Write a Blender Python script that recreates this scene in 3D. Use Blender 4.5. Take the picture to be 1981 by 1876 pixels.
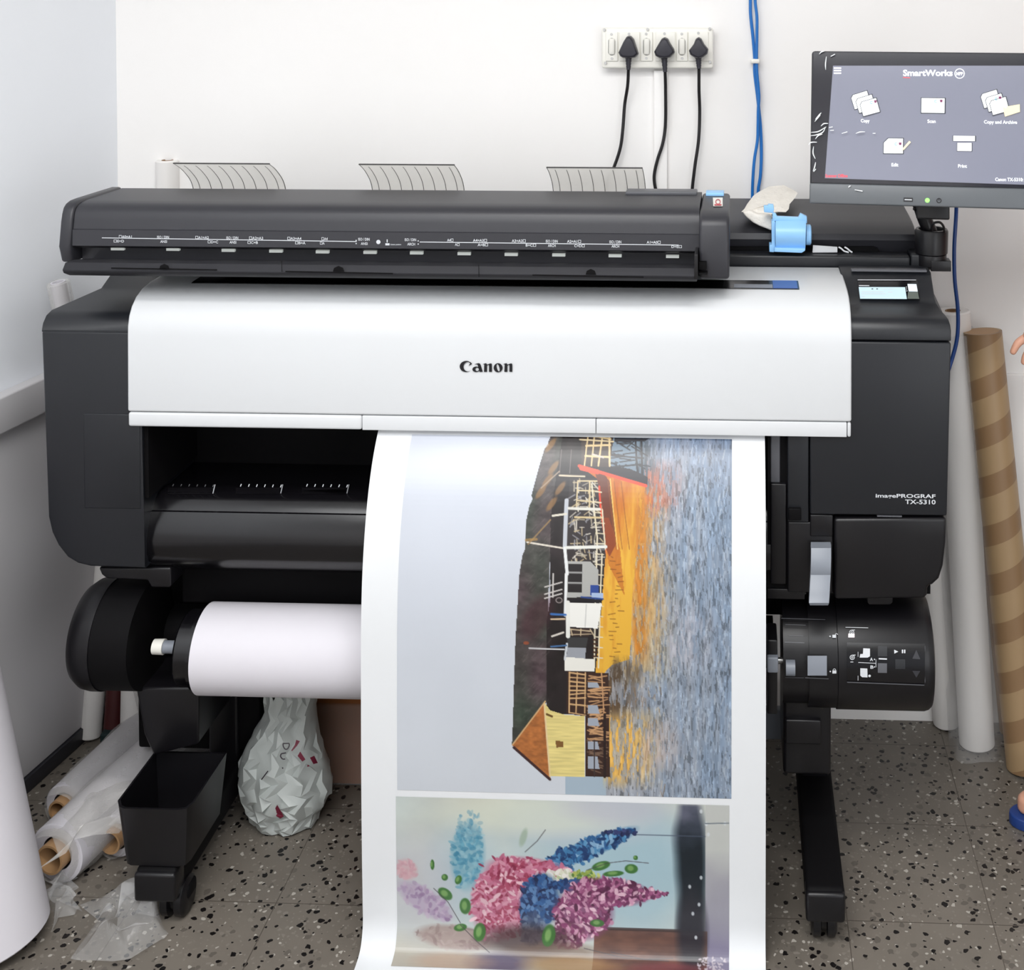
import bpy, bmesh, math, random
import numpy as np
from mathutils import Vector, Matrix
from mathutils.geometry import tessellate_polygon
random.seed(7); RS = np.random.RandomState(7)
for o in list(bpy.data.objects): bpy.data.objects.remove(o)
SC = bpy.context.scene; COL = SC.collection
R = math.radians

# ------------------------------------------------------------------ camera (shift lens, almost level)
W_, H_ = 1981.0, 1876.0
FPX = 2400.0; CAMH = 1.647; YAW = 0.0407; PITCH = R(1.5)
CX = 1327.0; CY = -37 + FPX * math.tan(PITCH)
cam = bpy.data.cameras.new('camera'); camo = bpy.data.objects.new('camera', cam); COL.objects.link(camo)
cam.sensor_fit = 'HORIZONTAL'; cam.sensor_width = 36; cam.lens = FPX * 36 / W_
cam.shift_x = (W_ / 2 - CX) / W_; cam.shift_y = (CY - H_ / 2) / W_
cam.clip_start = 0.02
camo.location = (0, 0, CAMH); camo.rotation_euler = (R(90) - PITCH, 0, YAW)
SC.camera = camo
FW = Vector((-math.sin(YAW) * math.cos(PITCH), math.cos(YAW) * math.cos(PITCH), -math.sin(PITCH)))
RT = Vector((math.cos(YAW), math.sin(YAW), 0)); UP = RT.cross(FW)
CAM = Vector((0, 0, CAMH))
def ray(px, py): return FW + RT * ((px - CX) / FPX) - UP * ((py - CY) / FPX)
def P(px, py, Y):
    d = ray(px, py); return CAM + d * (Y / d.y)
def F(px, py, z=0.0):
    d = ray(px, py); return CAM + d * ((z - CAMH) / d.z)
def X_at(px, py, Y): return P(px, py, Y).x
def hit(px, py, p0, n):
    d = ray(px, py); return CAM + d * ((p0 - CAM).dot(n) / d.dot(n))

# ------------------------------------------------------------------ view, world, lights
SC.view_settings.view_transform = 'Standard'; SC.view_settings.look = 'None'
SC.view_settings.gamma = 1; SC.view_settings.use_curve_mapping = False
SC.view_settings.exposure = 0.42
wd = bpy.data.worlds.new('world'); SC.world = wd; wd.use_nodes = True
wd.node_tree.nodes['Background'].inputs[0].default_value = (0.85, 0.9, 1, 1)
wd.node_tree.nodes['Background'].inputs[1].default_value = 0.3
def area(name, loc, rot, sx, sy, e, col):
    l = bpy.data.lights.new(name, 'AREA'); l.shape = 'RECTANGLE'; l.size = sx; l.size_y = sy; l.energy = e; l.color = col
    o = bpy.data.objects.new(name, l); o.location = loc; o.rotation_euler = rot; COL.objects.link(o); return o
area('ceiling_tube_light', (-0.3, 0.95, 2.62), (R(-8), 0, 0), 1.25, 0.25, 20, (1.0, 0.985, 0.96))
area('ceiling_panel_light', (-0.5, -0.1, 2.63), (0, 0, 0), 2.2, 1.6, 52, (0.97, 0.985, 1.0))
area('right_fill_light', (1.6, -0.9, 1.2), (R(90), 0, R(24)), 1.1, 1.9, 14, (0.93, 0.96, 1.0))  # added fill lamp, unseen, brightens the printer's right-hand covers

# ------------------------------------------------------------------ materials
def lin(c):
    c = c / 255.0
    return c / 12.92 if c <= 0.04045 else ((c + 0.055) / 1.055) ** 2.4
def rgb(c): return (lin(c[0]), lin(c[1]), lin(c[2]), 1)
def mat(name, c, rough=0.5, metal=0.0, bump=0.0, bscale=200, var=0.0, vscale=4, emit=0, coat=0, trans=0, alpha=1, sss=0, spec=0.5):
    m = bpy.data.materials.new(name); m.use_nodes = True; nt = m.node_tree; b = nt.nodes['Principled BSDF']
    b.inputs['Base Color'].default_value = rgb(c); b.inputs['Roughness'].default_value = rough
    b.inputs['Metallic'].default_value = metal; b.inputs['Specular IOR Level'].default_value = spec
    b.inputs['Coat Weight'].default_value = coat; b.inputs['Coat Roughness'].default_value = 0.1
    b.inputs['Transmission Weight'].default_value = trans; b.inputs['Alpha'].default_value = alpha
    if emit:
        b.inputs['Emission Color'].default_value = rgb(c); b.inputs['Emission Strength'].default_value = emit
    tc = nt.nodes.new('ShaderNodeTexCoord')
    nz = nt.nodes.new('ShaderNodeTexNoise'); nz.inputs['Scale'].default_value = vscale; nz.inputs['Detail'].default_value = 4
    nt.links.new(tc.outputs['Object'], nz.inputs['Vector'])
    v = max(var, 0.012)
    mx = nt.nodes.new('ShaderNodeMixRGB'); mx.blend_type = 'MULTIPLY'; mx.inputs[0].default_value = 1
    rp = nt.nodes.new('ShaderNodeMapRange'); rp.inputs[1].default_value = .25; rp.inputs[2].default_value = .75
    rp.inputs[3].default_value = 1 - v; rp.inputs[4].default_value = 1 + v * .3
    nt.links.new(nz.outputs[0], rp.inputs[0]); mx.inputs[1].default_value = rgb(c)
    nt.links.new(rp.outputs[0], mx.inputs[2]); nt.links.new(mx.outputs[0], b.inputs['Base Color'])
    if bump:
        n2 = nt.nodes.new('ShaderNodeTexNoise'); n2.inputs['Scale'].default_value = bscale; n2.inputs['Detail'].default_value = 3
        nt.links.new(tc.outputs['Object'], n2.inputs['Vector'])
        bp = nt.nodes.new('ShaderNodeBump'); bp.inputs['Strength'].default_value = bump; bp.inputs['Distance'].default_value = 0.002
        nt.links.new(n2.outputs[0], bp.inputs['Height']); nt.links.new(bp.outputs[0], b.inputs['Normal'])
    return m
def attr_mat(name, rough=0.4, emit=0, spec=0.5):
    m = bpy.data.materials.new(name); m.use_nodes = True; nt = m.node_tree; b = nt.nodes['Principled BSDF']
    a = nt.nodes.new('ShaderNodeAttribute'); a.attribute_name = 'ink'
    g_ = nt.nodes.new('ShaderNodeMixRGB'); g_.blend_type = 'MULTIPLY'; g_.inputs[0].default_value = 1; g_.inputs[2].default_value = (.74, .74, .72, 1)
    nt.links.new(a.outputs['Color'], g_.inputs[1]); nt.links.new(g_.outputs[0], b.inputs['Base Color']); b.inputs['Roughness'].default_value = rough
    b.inputs['Specular IOR Level'].default_value = spec
    if emit:
        nt.links.new(a.outputs['Color'], b.inputs['Emission Color']); b.inputs['Emission Strength'].default_value = emit
    return m
def floor_mat():
    m = bpy.data.materials.new('terrazzo_tiles'); m.use_nodes = True; nt = m.node_tree; N = nt.nodes; L = nt.links
    b = N['Principled BSDF']; tc = N.new('ShaderNodeTexCoord')
    def vor(scale, feat='F1'):
        v = N.new('ShaderNodeTexVoronoi'); v.inputs['Scale'].default_value = scale; v.feature = feat
        return v
    nz = N.new('ShaderNodeTexNoise'); nz.inputs['Scale'].default_value = 90; nz.inputs['Detail'].default_value = 2
    L.new(tc.outputs['Object'], nz.inputs['Vector'])
    ad = N.new('ShaderNodeVectorMath'); ad.operation = 'MULTIPLY_ADD'
    ad.inputs[1].default_value = (0.011, 0.011, 0); L.new(nz.outputs['Color'], ad.inputs[0]); L.new(tc.outputs['Object'], ad.inputs[2])
    base = N.new('ShaderNodeTexNoise'); base.inputs['Scale'].default_value = 5; base.inputs['Detail'].default_value = 6
    L.new(tc.outputs['Object'], base.inputs['Vector'])
    cr = N.new('ShaderNodeValToRGB'); cr.color_ramp.elements[0].position = .3; cr.color_ramp.elements[0].color = rgb((104, 98, 90))
    cr.color_ramp.elements[1].position = .7; cr.color_ramp.elements[1].color = rgb((120, 113, 104))
    L.new(base.outputs[0], cr.inputs[0]); cur = cr.outputs[0]
    def chips(scale, dist, sel, color, cur, rot):
        mp = N.new('ShaderNodeMapping'); mp.inputs['Rotation'].default_value = (0, 0, rot); mp.inputs['Location'].default_value = (rot, rot * 2, 0.0)
        L.new(ad.outputs[0], mp.inputs[0]); v = vor(scale); L.new(mp.outputs[0], v.inputs['Vector'])
        d = N.new('ShaderNodeMath'); d.operation = 'LESS_THAN'; L.new(v.outputs['Distance'], d.inputs[0]); 
        sp = N.new('ShaderNodeSeparateColor'); L.new(v.outputs['Color'], sp.inputs[0])
        dm = N.new('ShaderNodeMath'); dm.operation = 'MULTIPLY'; L.new(sp.outputs[1], dm.inputs[0]); dm.inputs[1].default_value = dist
        L.new(dm.outputs[0], d.inputs[1])
        s = N.new('ShaderNodeMath'); s.operation = 'LESS_THAN'; L.new(sp.outputs[0], s.inputs[0]); s.inputs[1].default_value = sel
        mu = N.new('ShaderNodeMath'); mu.operation = 'MULTIPLY'; L.new(d.outputs[0], mu.inputs[0]); L.new(s.outputs[0], mu.inputs[1])
        mx = N.new('ShaderNodeMixRGB'); L.new(mu.outputs[0], mx.inputs[0]); L.new(cur, mx.inputs[1]); mx.inputs[2].default_value = rgb(color)
        return mx.outputs[0]
    cur = chips(120, .42, .8, (124, 118, 109), cur, .3)
    cur = chips(70, .5, .28, (96, 90, 83), cur, .9)
    cur = chips(110, .44, .26, (170, 165, 156), cur, 1.7)
    cur = chips(88, .5, .46, (18, 15, 15), cur, 2.4)
    br = N.new('ShaderNodeTexBrick'); br.offset = 0; br.inputs['Scale'].default_value = 1
    br.inputs['Brick Width'].default_value = .254; br.inputs['Row Height'].default_value = .254; br.inputs['Mortar Size'].default_value = .0011
    br.inputs['Mortar Smooth'].default_value = .3
    mp = N.new('ShaderNodeMapping'); g = F(1647, 1487); mp.inputs['Location'].default_value = (-g.x, -g.y, 0)
    L.new(tc.outputs['Object'], mp.inputs[0]); L.new(mp.outputs[0], br.inputs['Vector'])
    mx = N.new('ShaderNodeMixRGB'); L.new(br.outputs['Fac'], mx.inputs[0]); L.new(cur, mx.inputs[1]); mx.inputs[2].default_value = rgb((84, 77, 70))
    L.new(mx.outputs[0], b.inputs['Base Color']); b.inputs['Roughness'].default_value = .38
    return m

M = {}
def mk(k, *a, **kw): M[k] = mat(k, *a, **kw)
mk('wall_paint', (246, 244, 242), .75, bump=.04, bscale=60)
mk('side_wall_paint', (240, 243, 248), .7, bump=.08, bscale=30)
mk('panel_paint', (206, 204, 206), .6)
mk('ceiling_paint', (240, 240, 238), .8)
mk('black_plastic', (44, 44, 49), .42, bump=.05, bscale=900, spec=.45)
mk('side_plastic', (21, 23, 28), .42, bump=.05, bscale=900, spec=.5)
mk('dark_plastic', (17, 16, 19), .35, spec=.4)
mk('gloss_black', (13, 12, 15), .2, spec=.5)
mk('matte_black', (7, 6, 8), .7, spec=.15)
mk('white_plastic', (209, 211, 213), .32, spec=.5)
mk('cream_plastic', (232, 230, 222), .4)
mk('switch_white', (240, 238, 230), .3)
mk('grey_plastic', (128, 133, 142), .4)
mk('lip_plastic', (40, 40, 44), .6, spec=.25)
mk('mid_grey', (86, 87, 92), .4)
mk('steel', (190, 190, 190), .3, metal=.9)
mk('ink_black', (16, 16, 22), .35)
mk('ink_white', (240, 242, 245), .5)
mk('ink_silver', (205, 208, 212), .4)
mk('plug_black', (40, 39, 48), .38)
mk('cord_black', (22, 20, 22), .4)
mk('cable_blue', (22, 110, 190), .35)
mk('cable_navy', (35, 70, 135), .35)
mk('light_blue', (148, 200, 245), .35)
mk('deep_blue', (62, 92, 160), .3)
mk('paper_white', (216, 218, 220), .38, spec=.35)
mk('tall_roll_white', (238, 235, 232), .5)
mk('roll_white', (210, 207, 213), .6)
mk('kraft', (176, 138, 98), .5)
mk('kraft_dark', (138, 104, 70), .6)
mk('carton', (150, 88, 38), .7, var=.1, vscale=8)
mk('bag_white', (186, 191, 188), .35, var=.05, vscale=20)
mk('maroon', (110, 22, 48), .5)
mk('bag_black', (44, 34, 44), .5)
mk('foam_cream', (240, 235, 226), .7, bump=.8, bscale=160, var=.08, vscale=60)
mk('dark_green', (20, 44, 46), .6)
mk('dark_red', (70, 16, 18), .6)
mk('skin', (214, 160, 135), .5)
mk('navy_cloth', (34, 38, 70), .85)
mk('shirt_cloth', (60, 66, 96), .85)
mk('hair', (22, 18, 16), .5)
mk('sandal_blue', (30, 60, 125), .45)
mk('skirting_black', (44, 44, 50), .45)
mk('guide_film', (214, 212, 206), .35, trans=.25)
mk('line_dark', (60, 58, 58), .5)
mk('led_green', (120, 255, 90), .4, emit=1.5)
mk('marker_light', (215, 220, 215), .4, emit=.25)
mk('lcd', (168, 190, 200), .25, emit=.45)
mk('lcd_pale', (205, 220, 230), .25, emit=.5)
mk('lcd_grey', (92, 98, 92), .3, emit=.1)
mk('label_red', (190, 60, 70), .5)
M['terrazzo'] = floor_mat()
def film_mat(name, c, alpha, rough=.12):
    m = bpy.data.materials.new(name); m.use_nodes = True; nt = m.node_tree; b = nt.nodes['Principled BSDF']
    b.inputs['Base Color'].default_value = rgb(c); b.inputs['Roughness'].default_value = rough; b.inputs['Alpha'].default_value = alpha
    tc = nt.nodes.new('ShaderNodeTexCoord'); nz = nt.nodes.new('ShaderNodeTexNoise'); nz.inputs['Scale'].default_value = 14; nz.inputs['Detail'].default_value = 5
    nt.links.new(tc.outputs['Object'], nz.inputs['Vector']); bp = nt.nodes.new('ShaderNodeBump'); bp.inputs['Strength'].default_value = .5; bp.inputs['Distance'].default_value = .01
    nt.links.new(nz.outputs[0], bp.inputs['Height']); nt.links.new(bp.outputs[0], b.inputs['Normal'])
    return m
M['film'] = film_mat('clear_film', (225, 225, 225), .2)
M['wrap'] = film_mat('plastic_wrap', (222, 220, 216), .34, .2)

def sheet_mat(name, c, k):
    m = bpy.data.materials.new(name); m.use_nodes = True; nt = m.node_tree
    d = nt.nodes.new('ShaderNodeBsdfDiffuse'); t = nt.nodes.new('ShaderNodeBsdfTranslucent'); x = nt.nodes.new('ShaderNodeMixShader')
    d.inputs[0].default_value = rgb(c); t.inputs[0].default_value = rgb(c); x.inputs[0].default_value = k
    nt.links.new(d.outputs[0], x.inputs[1]); nt.links.new(t.outputs[0], x.inputs[2]); tr = nt.nodes.new('ShaderNodeBsdfTransparent'); x2 = nt.nodes.new('ShaderNodeMixShader'); x2.inputs[0].default_value = .3
    nt.links.new(x.outputs[0], x2.inputs[1]); nt.links.new(tr.outputs[0], x2.inputs[2]); nt.links.new(x2.outputs[0], nt.nodes['Material Output'].inputs[0]); return m
M['guide_film'] = sheet_mat('milky_guide_sheet', (248, 247, 244), .8)

# ------------------------------------------------------------------ geometry helpers
ORI = {}
class MB:
    def __init__(s): s.v = []; s.f = []
    def add(s, vs, fs):
        n = len(s.v); s.v += [Vector(v) for v in vs]; s.f += [tuple(i + n for i in f) for f in fs]; return s
    def box(s, x0, x1, y0, y1, z0, z1):
        vs = [(x, y, z) for x in (x0, x1) for y in (y0, y1) for z in (z0, z1)]
        return s.add(vs, [(0, 1, 3, 2), (4, 6, 7, 5), (0, 4, 5, 1), (2, 3, 7, 6), (0, 2, 6, 4), (1, 5, 7, 3)])
    def obox(s, c, ux, uy, uz, hx, hy, hz):
        c = Vector(c); vs = [c + Vector(ux) * (a * hx) + Vector(uy) * (b_ * hy) + Vector(uz) * (d * hz) for a in (-1, 1) for b_ in (-1, 1) for d in (-1, 1)]
        return s.add(vs, [(0, 1, 3, 2), (4, 6, 7, 5), (0, 4, 5, 1), (2, 3, 7, 6), (0, 2, 6, 4), (1, 5, 7, 3)])
    def prism(s, pts, off):                     # closed polygon of 3d points, extruded by offset vector
        pts = [Vector(p) for p in pts]; off = Vector(off); n = len(pts)
        vs = pts + [p + off for p in pts]
        tri = tessellate_polygon([pts])
        fs = [tuple(t) for t in tri] + [tuple(n + i for i in reversed(t)) for t in tri]
        fs += [(i, i + n, (i + 1) % n + n, (i + 1) % n) for i in range(n)]
        return s.add(vs, fs)
    def prism_x(s, prof, x0, x1): return s.prism([(x0, y, z) for y, z in prof], (x1 - x0, 0, 0))
    def flat(s, pts):
        pts = [Vector(p) for p in pts]; return s.add(pts, [tuple(t) for t in tessellate_polygon([pts])])
    def tube(s, path, r, n=12, cap=True):
        path = [Vector(p) for p in path]; k = len(path); rs = r if isinstance(r, (list, tuple)) else [r] * k
        vs = []; t0 = (path[1] - path[0]).normalized()
        up = Vector((0, 0, 1)) if abs(t0.z) < .9 else Vector((1, 0, 0)); a = t0.cross(up).normalized()
        for i, p in enumerate(path):
            t = (path[min(i + 1, k - 1)] - path[max(i - 1, 0)]).normalized()
            a = (a - t * a.dot(t)).normalized(); b = t.cross(a)
            vs += [p + (a * math.cos(2 * math.pi * j / n) + b * math.sin(2 * math.pi * j / n)) * rs[i] for j in range(n)]
        fs = [(i * n + j, i * n + (j + 1) % n, (i + 1) * n + (j + 1) % n, (i + 1) * n + j) for i in range(k - 1) for j in range(n)]
        if cap: fs += [tuple(range(n - 1, -1, -1)), tuple((k - 1) * n + j for j in range(n))]
        return s.add(vs, fs)
    def lathe(s, c, axis, prof, n=48, arc=None, ref=None, cap=False):   # prof: (t along axis, radius)
        axis = Vector(axis).normalized(); c = Vector(c)
        a = Vector(ref) if ref else (Vector((0, 0, 1)) if abs(axis.z) < .9 else Vector((1, 0, 0)))
        a = (a - axis * a.dot(axis)).normalized(); b = axis.cross(a)
        vs = []; k = len(prof)
        for t, r in prof:
            vs += [c + axis * t + (a * math.cos(2 * math.pi * j / n) + b * math.sin(2 * math.pi * j / n)) * r for j in range(n)]
        fs = [(i * n + j, (i + 1) * n + j, (i + 1) * n + (j + 1) % n, i * n + (j + 1) % n) for i in range(k - 1) for j in range(n)]
        if cap: fs += [tuple(range(n)), tuple((k - 1) * n + j for j in range(n - 1, -1, -1))]
        return s.add(vs, fs)
    def grid(s, rows):
        n = len(rows[0]); vs = [p for r in rows for p in r]
        return s.add(vs, [(i * n + j, i * n + j + 1, (i + 1) * n + j + 1, (i + 1) * n + j) for i in range(len(rows) - 1) for j in range(n - 1)])
    def plate(s, rows, th):                    # grid given a thickness along the y axis (away)
        n = len(rows[0]); m = len(rows); th = Vector(th)
        fr = [Vector(p) for r in rows for p in r]; vs = fr + [p + th for p in fr]; N = n * m
        q = [(i * n + j, i * n + j + 1, (i + 1) * n + j + 1, (i + 1) * n + j) for i in range(m - 1) for j in range(n - 1)]
        fs = q + [tuple(N + k for k in reversed(f)) for f in q]
        rim = [i for i in range(n)] + [i * n + n - 1 for i in range(1, m)] + [(m - 1) * n + j for j in range(n - 2, -1, -1)] + [i * n for i in range(m - 2, 0, -1)]
        L = len(rim); fs += [(rim[(i + 1) % L], rim[i], rim[i] + N, rim[(i + 1) % L] + N) for i in range(L)]
        return s.add(vs, fs)
def mesh(name, mb, m, parent=None, bevel=0, seg=3, ang=35, smooth=True, flip=True):
    base = ORI.get(parent.name, Vector()) if parent else Vector()
    c = Vector()
    if parent is None and mb.v:
        lo = Vector([min(v[i] for v in mb.v) for i in range(3)]); hi = Vector([max(v[i] for v in mb.v) for i in range(3)])
        c = Vector(((lo.x + hi.x) / 2, (lo.y + hi.y) / 2, lo.z))
    o_ = base if parent else c
    me = bpy.data.meshes.new(name); me.from_pydata([v - o_ for v in mb.v], [], mb.f)
    bm = bmesh.new(); bm.from_mesh(me)
    if flip: bmesh.ops.recalc_face_normals(bm, faces=bm.faces)
    if bevel:
        bmesh.ops.dissolve_limit(bm, angle_limit=R(1), verts=bm.verts, edges=bm.edges)
        es = [e for e in bm.edges if len(e.link_faces) == 2 and e.calc_face_angle(0) > R(ang)]
        bmesh.ops.bevel(bm, geom=es, offset=bevel, segments=seg, profile=.5, affect='EDGES', clamp_overlap=True)
    bm.to_mesh(me); bm.free()
    if smooth:
        me.polygons.foreach_set('use_smooth', [True] * len(me.polygons)); me.set_sharp_from_angle(angle=R(38))
    me.materials.append(M[m] if isinstance(m, str) else m)
    o = bpy.data.objects.new(name, me); COL.objects.link(o)
    if parent: o.parent = parent
    else: o.location = c
    ORI[o.name] = o_.copy(); return o
def tag(o, label, cat, group=None, kind=None):
    if label: o['label'] = label
    if cat: o['category'] = cat
    if group: o['group'] = group
    if kind: o['kind'] = kind
    return o
def thing(name, label, cat, loc, group=None):
    o = bpy.data.objects.new(name, None); o.empty_display_size = .05; COL.objects.link(o); o.location = loc
    ORI[o.name] = Vector(loc); return tag(o, label, cat, group)
def struct(name, mb, m, **k):
    o = mesh(name, mb, m, **k); o['kind'] = 'structure'; return o
def seg(pts, n=8):                            # Catmull-Rom through 3d points
    pts = [Vector(p) for p in pts]; q = [pts[0] * 2 - pts[1]] + pts + [pts[-1] * 2 - pts[-2]]; out = []
    for i in range(1, len(q) - 2):
        for j in range(n):
            t = j / n; a, b, c, d = q[i - 1:i + 3]
            L = (c - b).length; m1 = (c - a) / max((c - b).length + (b - a).length, 1e-6) * L; m2 = (d - b) / max((d - c).length + L, 1e-6) * L
            out.append(b * (2 * t ** 3 - 3 * t * t + 1) + m1 * (t ** 3 - 2 * t * t + t) + c * (3 * t * t - 2 * t ** 3) + m2 * (t ** 3 - t * t))
    return out + [pts[-1]]
def prof(rows, px):                           # (py, Y) at a column px -> (Y, Z)
    return [(Y, P(px, py, Y).z) for py, Y in rows]

# ---- ink: flat shapes and lettering mapped onto a surface through a mapper(px, py) -> point
def on_y(Y): return lambda x, y: P(x, y, Y)
def on_plane(a, b, c, lift=.0006):
    n = (b - a).cross(c - a).normalized()
    if n.dot(CAM - a) < 0: n = -n
    a2 = a + n * lift
    return lambda x, y: hit(x, y, a2, n)
def on_cyl(yc, zc, r):
    def f(x, y):
        d = ray(x, y); o = CAM; A = d.y ** 2 + d.z ** 2; B = 2 * (d.y * (o.y - yc) + d.z * (o.z - zc)); C_ = (o.y - yc) ** 2 + (o.z - zc) ** 2 - r * r
        D = max(B * B - 4 * A * C_, 0); return o + d * ((-B - math.sqrt(D)) / (2 * A))
    return f
TXT = {}
def text_geo(s, bold=0.0):
    k = (s, bold)
    if k not in TXT:
        cu = bpy.data.curves.new('t', 'FONT'); cu.body = s; cu.offset = bold; cu.resolution_u = 3
        o = bpy.data.objects.new('t', cu); COL.objects.link(o)
        me = bpy.data.meshes.new_from_object(o.evaluated_get(bpy.context.evaluated_depsgraph_get()))
        vs = [(v.co.x, v.co.y) for v in me.vertices]; fs = [tuple(p.vertices) for p in me.polygons]
        bpy.data.objects.remove(o); bpy.data.curves.remove(cu); bpy.data.meshes.remove(me)
        TXT[k] = (vs, fs)
    return TXT[k]
def text(mb, s, px, py, w, h, mp, bold=.012, shear=0.0, skew=0.0, align='l'):
    """px,py = left end of baseline; w = total width; h = cap height, pixels of the photo"""
    vs, fs = text_geo(s, bold)
    if not vs: return
    x0 = min(v[0] for v in vs); x1 = max(v[0] for v in vs); k = w / (x1 - x0)
    mb.add([mp(px + (v[0] - x0) * k + shear * v[1] / .7 * h, py - v[1] / .7 * h + skew * (v[0] - x0) * k) for v in vs], fs)
def poly(mb, pts, mp): mb.flat([mp(x, y) for x, y in pts])
def rect(mb, x0, y0, x1, y1, mp, skew=0): poly(mb, [(x0, y0), (x1, y0 + skew * (x1 - x0)), (x1, y1 + skew * (x1 - x0)), (x0, y1)], mp)
def line(mb, pts, w, mp):
    for (a, b), (c, d) in zip(pts, pts[1:]):
        L = math.hypot(c - a, d - b) or 1; nx, ny = -(d - b) / L * w / 2, (c - a) / L * w / 2
        poly(mb, [(a + nx, b + ny), (c + nx, d + ny), (c - nx, d - ny), (a - nx, b - ny)], mp)
def ring(mb, x, y, r, w, mp, n=20, a0=0, a1=360):
    pts = [(x + r * math.cos(R(a0 + (a1 - a0) * i / n)), y + r * math.sin(R(a0 + (a1 - a0) * i / n))) for i in range(n + 1)]
    line(mb, pts, w, mp)
def disc(x, y, r, n=16, ry=None): return [(x + r * math.cos(2 * math.pi * i / n), y + (ry or r) * math.sin(2 * math.pi * i / n)) for i in range(n)]
# ------------------------------------------------------------------ the room
WY = 2.74; CEIL = 2.66
WA, WB = F(160, 1429), F(40, 1537)
wu = (WA - WB); wu.z = 0; wu.normalize(); wn = Vector((-wu.y, wu.x, 0))          # along the left wall; out of the room
def wall_pt(t, z=0, off=0): return WA + wu * t + wn * off + Vector((0, 0, z))
t_c = (WY - WA.y) / wu.y; CORNER = wall_pt(t_c)
t_f = (-1.6 - WA.y) / wu.y
fl = MB().box(-3.2, 2.6, -1.75, WY + .2, -.06, 0); struct('floor', fl, 'terrazzo')
struct('ceiling', MB().box(-3.2, 2.6, -1.75, WY + .2, CEIL, CEIL + .06), 'ceiling_paint')
struct('wall_back', MB().box(CORNER.x - .25, 2.42, WY, WY + .12, 0, CEIL), 'wall_paint')
struct('wall_left', MB().prism([wall_pt(t_f), wall_pt(t_c), wall_pt(t_c, 0, .12), wall_pt(t_f, 0, .12)], (0, 0, CEIL)), 'side_wall_paint')
struct('wall_right', MB().box(2.3, 2.42, -1.6, WY, 0, CEIL), 'wall_paint')
wf = MB(); wf.box(-3.0, .2, -1.72, -1.6, 0, CEIL).box(1.7, 2.42, -1.72, -1.6, 0, CEIL).box(.2, 1.7, -1.72, -1.6, 2.3, CEIL)
struct('wall_front', wf, 'wall_paint')
struct('baseboard_left', MB().prism([wall_pt(t_f), wall_pt(t_c - .001), wall_pt(t_c - .001, 0, -.012), wall_pt(t_f, 0, -.012)], (0, 0, .032)), 'skirting_black', bevel=.002)
def wallz(px, py): return hit(px, py, WA, wn).z
za, zb = wallz(20, 748), wallz(20, 818)
rail = MB().prism([wall_pt(t_f, zb), wall_pt(t_c - .001, zb), wall_pt(t_c - .001, zb, -.03), wall_pt(t_f, zb, -.03)], (0, 0, za - zb))
struct('trim_1', rail, 'panel_paint', bevel=.004)
struct('trim_2', MB().prism([wall_pt(t_f, .033), wall_pt(t_c - .001, .033), wall_pt(t_c - .001, .033, -.006), wall_pt(t_f, .033, -.006)], (0, 0, zb - .037)), 'panel_paint', bevel=.002)
struct('trim_3', MB().box(.30, 2.3, WY - .008, WY - .0005, .05, P(1940, 722, WY).z), 'wall_paint', bevel=.002)

# ------------------------------------------------------------------ the printer
YF = 2.15
PR = thing('wide_format_printer', 'large black floor-standing wide format printer with white front cover', 'printer', (-.35, 2.35, 0))
def part(name, mb, m, parent=PR, label=None, **k):
    o = mesh(name, mb, m, parent, **k)
    if label: o['label'] = label
    return o
XL = X_at(250, 700, YF); XR = X_at(1647, 700, YF)            # white cover
BL = X_at(80, 660, YF); BR = X_at(1840, 670, YF)             # black body
zc0 = P(950, 832, YF).z; zc1 = P(950, 803, YF).z
YK = YF - .009                                   # the cover stands a little proud of the side covers
top = [(2.152, 1.018), (2.153, 1.035), (2.158, 1.052), (2.168, 1.067), (2.184, 1.080), (2.206, 1.089), (2.235, 1.0935), (2.28, 1.0955), (2.32, 1.0963), (2.383, 1.0966)]
top = [(y - .009 * max(0, (2.383 - y) / .233), z) for y, z in top]
cov = MB().prism_x([(YK, zc1)] + top + [(2.383, .99), (2.19, .93), (2.18, zc1)], XL, XR)
c1 = part('front_cover', cov, 'white_plastic', bevel=.004, ang=50, label='glossy white front cover')
xs = [XL + .0005, X_at(703, 815, YF), X_at(1154, 820, YF), X_at(1638, 825, YF), XR - .0003]
for i in range(4):
    part('cover_edge_panel', MB().box(xs[i] + .0006, xs[i + 1] - .0006, YK, 2.18, zc0, zc1 - .0014), 'white_plastic', c1, bevel=.004 if i in (0, 3) else .0012)
part('cover_inner_rail', MB().box(XL + .02, XR - .02, YF + .012, 2.19, zc0 + .004, zc1 + .01), 'matte_black')
# dark window strip in the top of the cover, blue and grey piece at its right end
def cov_top(Y): 
    for (a, za_), (b, zb_) in zip(top, top[1:]):
        if a <= Y <= b: return za_ + (zb_ - za_) * (Y - a) / (b - a)
def strip(x0, x1, y0, y1, lift, th=.003):
    n = 6; mb = MB(); ys = [y0 + (y1 - y0) * i / n for i in range(n + 1)]
    rows = [[(x0, y, cov_top(y) + lift), (x1, y, cov_top(y) + lift)] for y in ys]
    return mb.plate(rows, (0, 0, -th))
xw0, xw1 = X_at(383, 552, 2.25), X_at(1545, 560, 2.25)
wn_ = part('top_window', strip(xw0, xw1, 2.222, 2.272, .0012), 'gloss_black', c1, label='dark tinted window strip')
part('carriage_pad', strip(X_at(1495, 560, 2.25), xw1 - .003, 2.225, 2.27, .002, .002), 'deep_blue', wn_)
part('carriage_label', strip(X_at(1420, 560, 2.25), X_at(1494, 560, 2.25), 2.226, 2.245, .0018, .002), 'grey_plastic', wn_)
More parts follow.
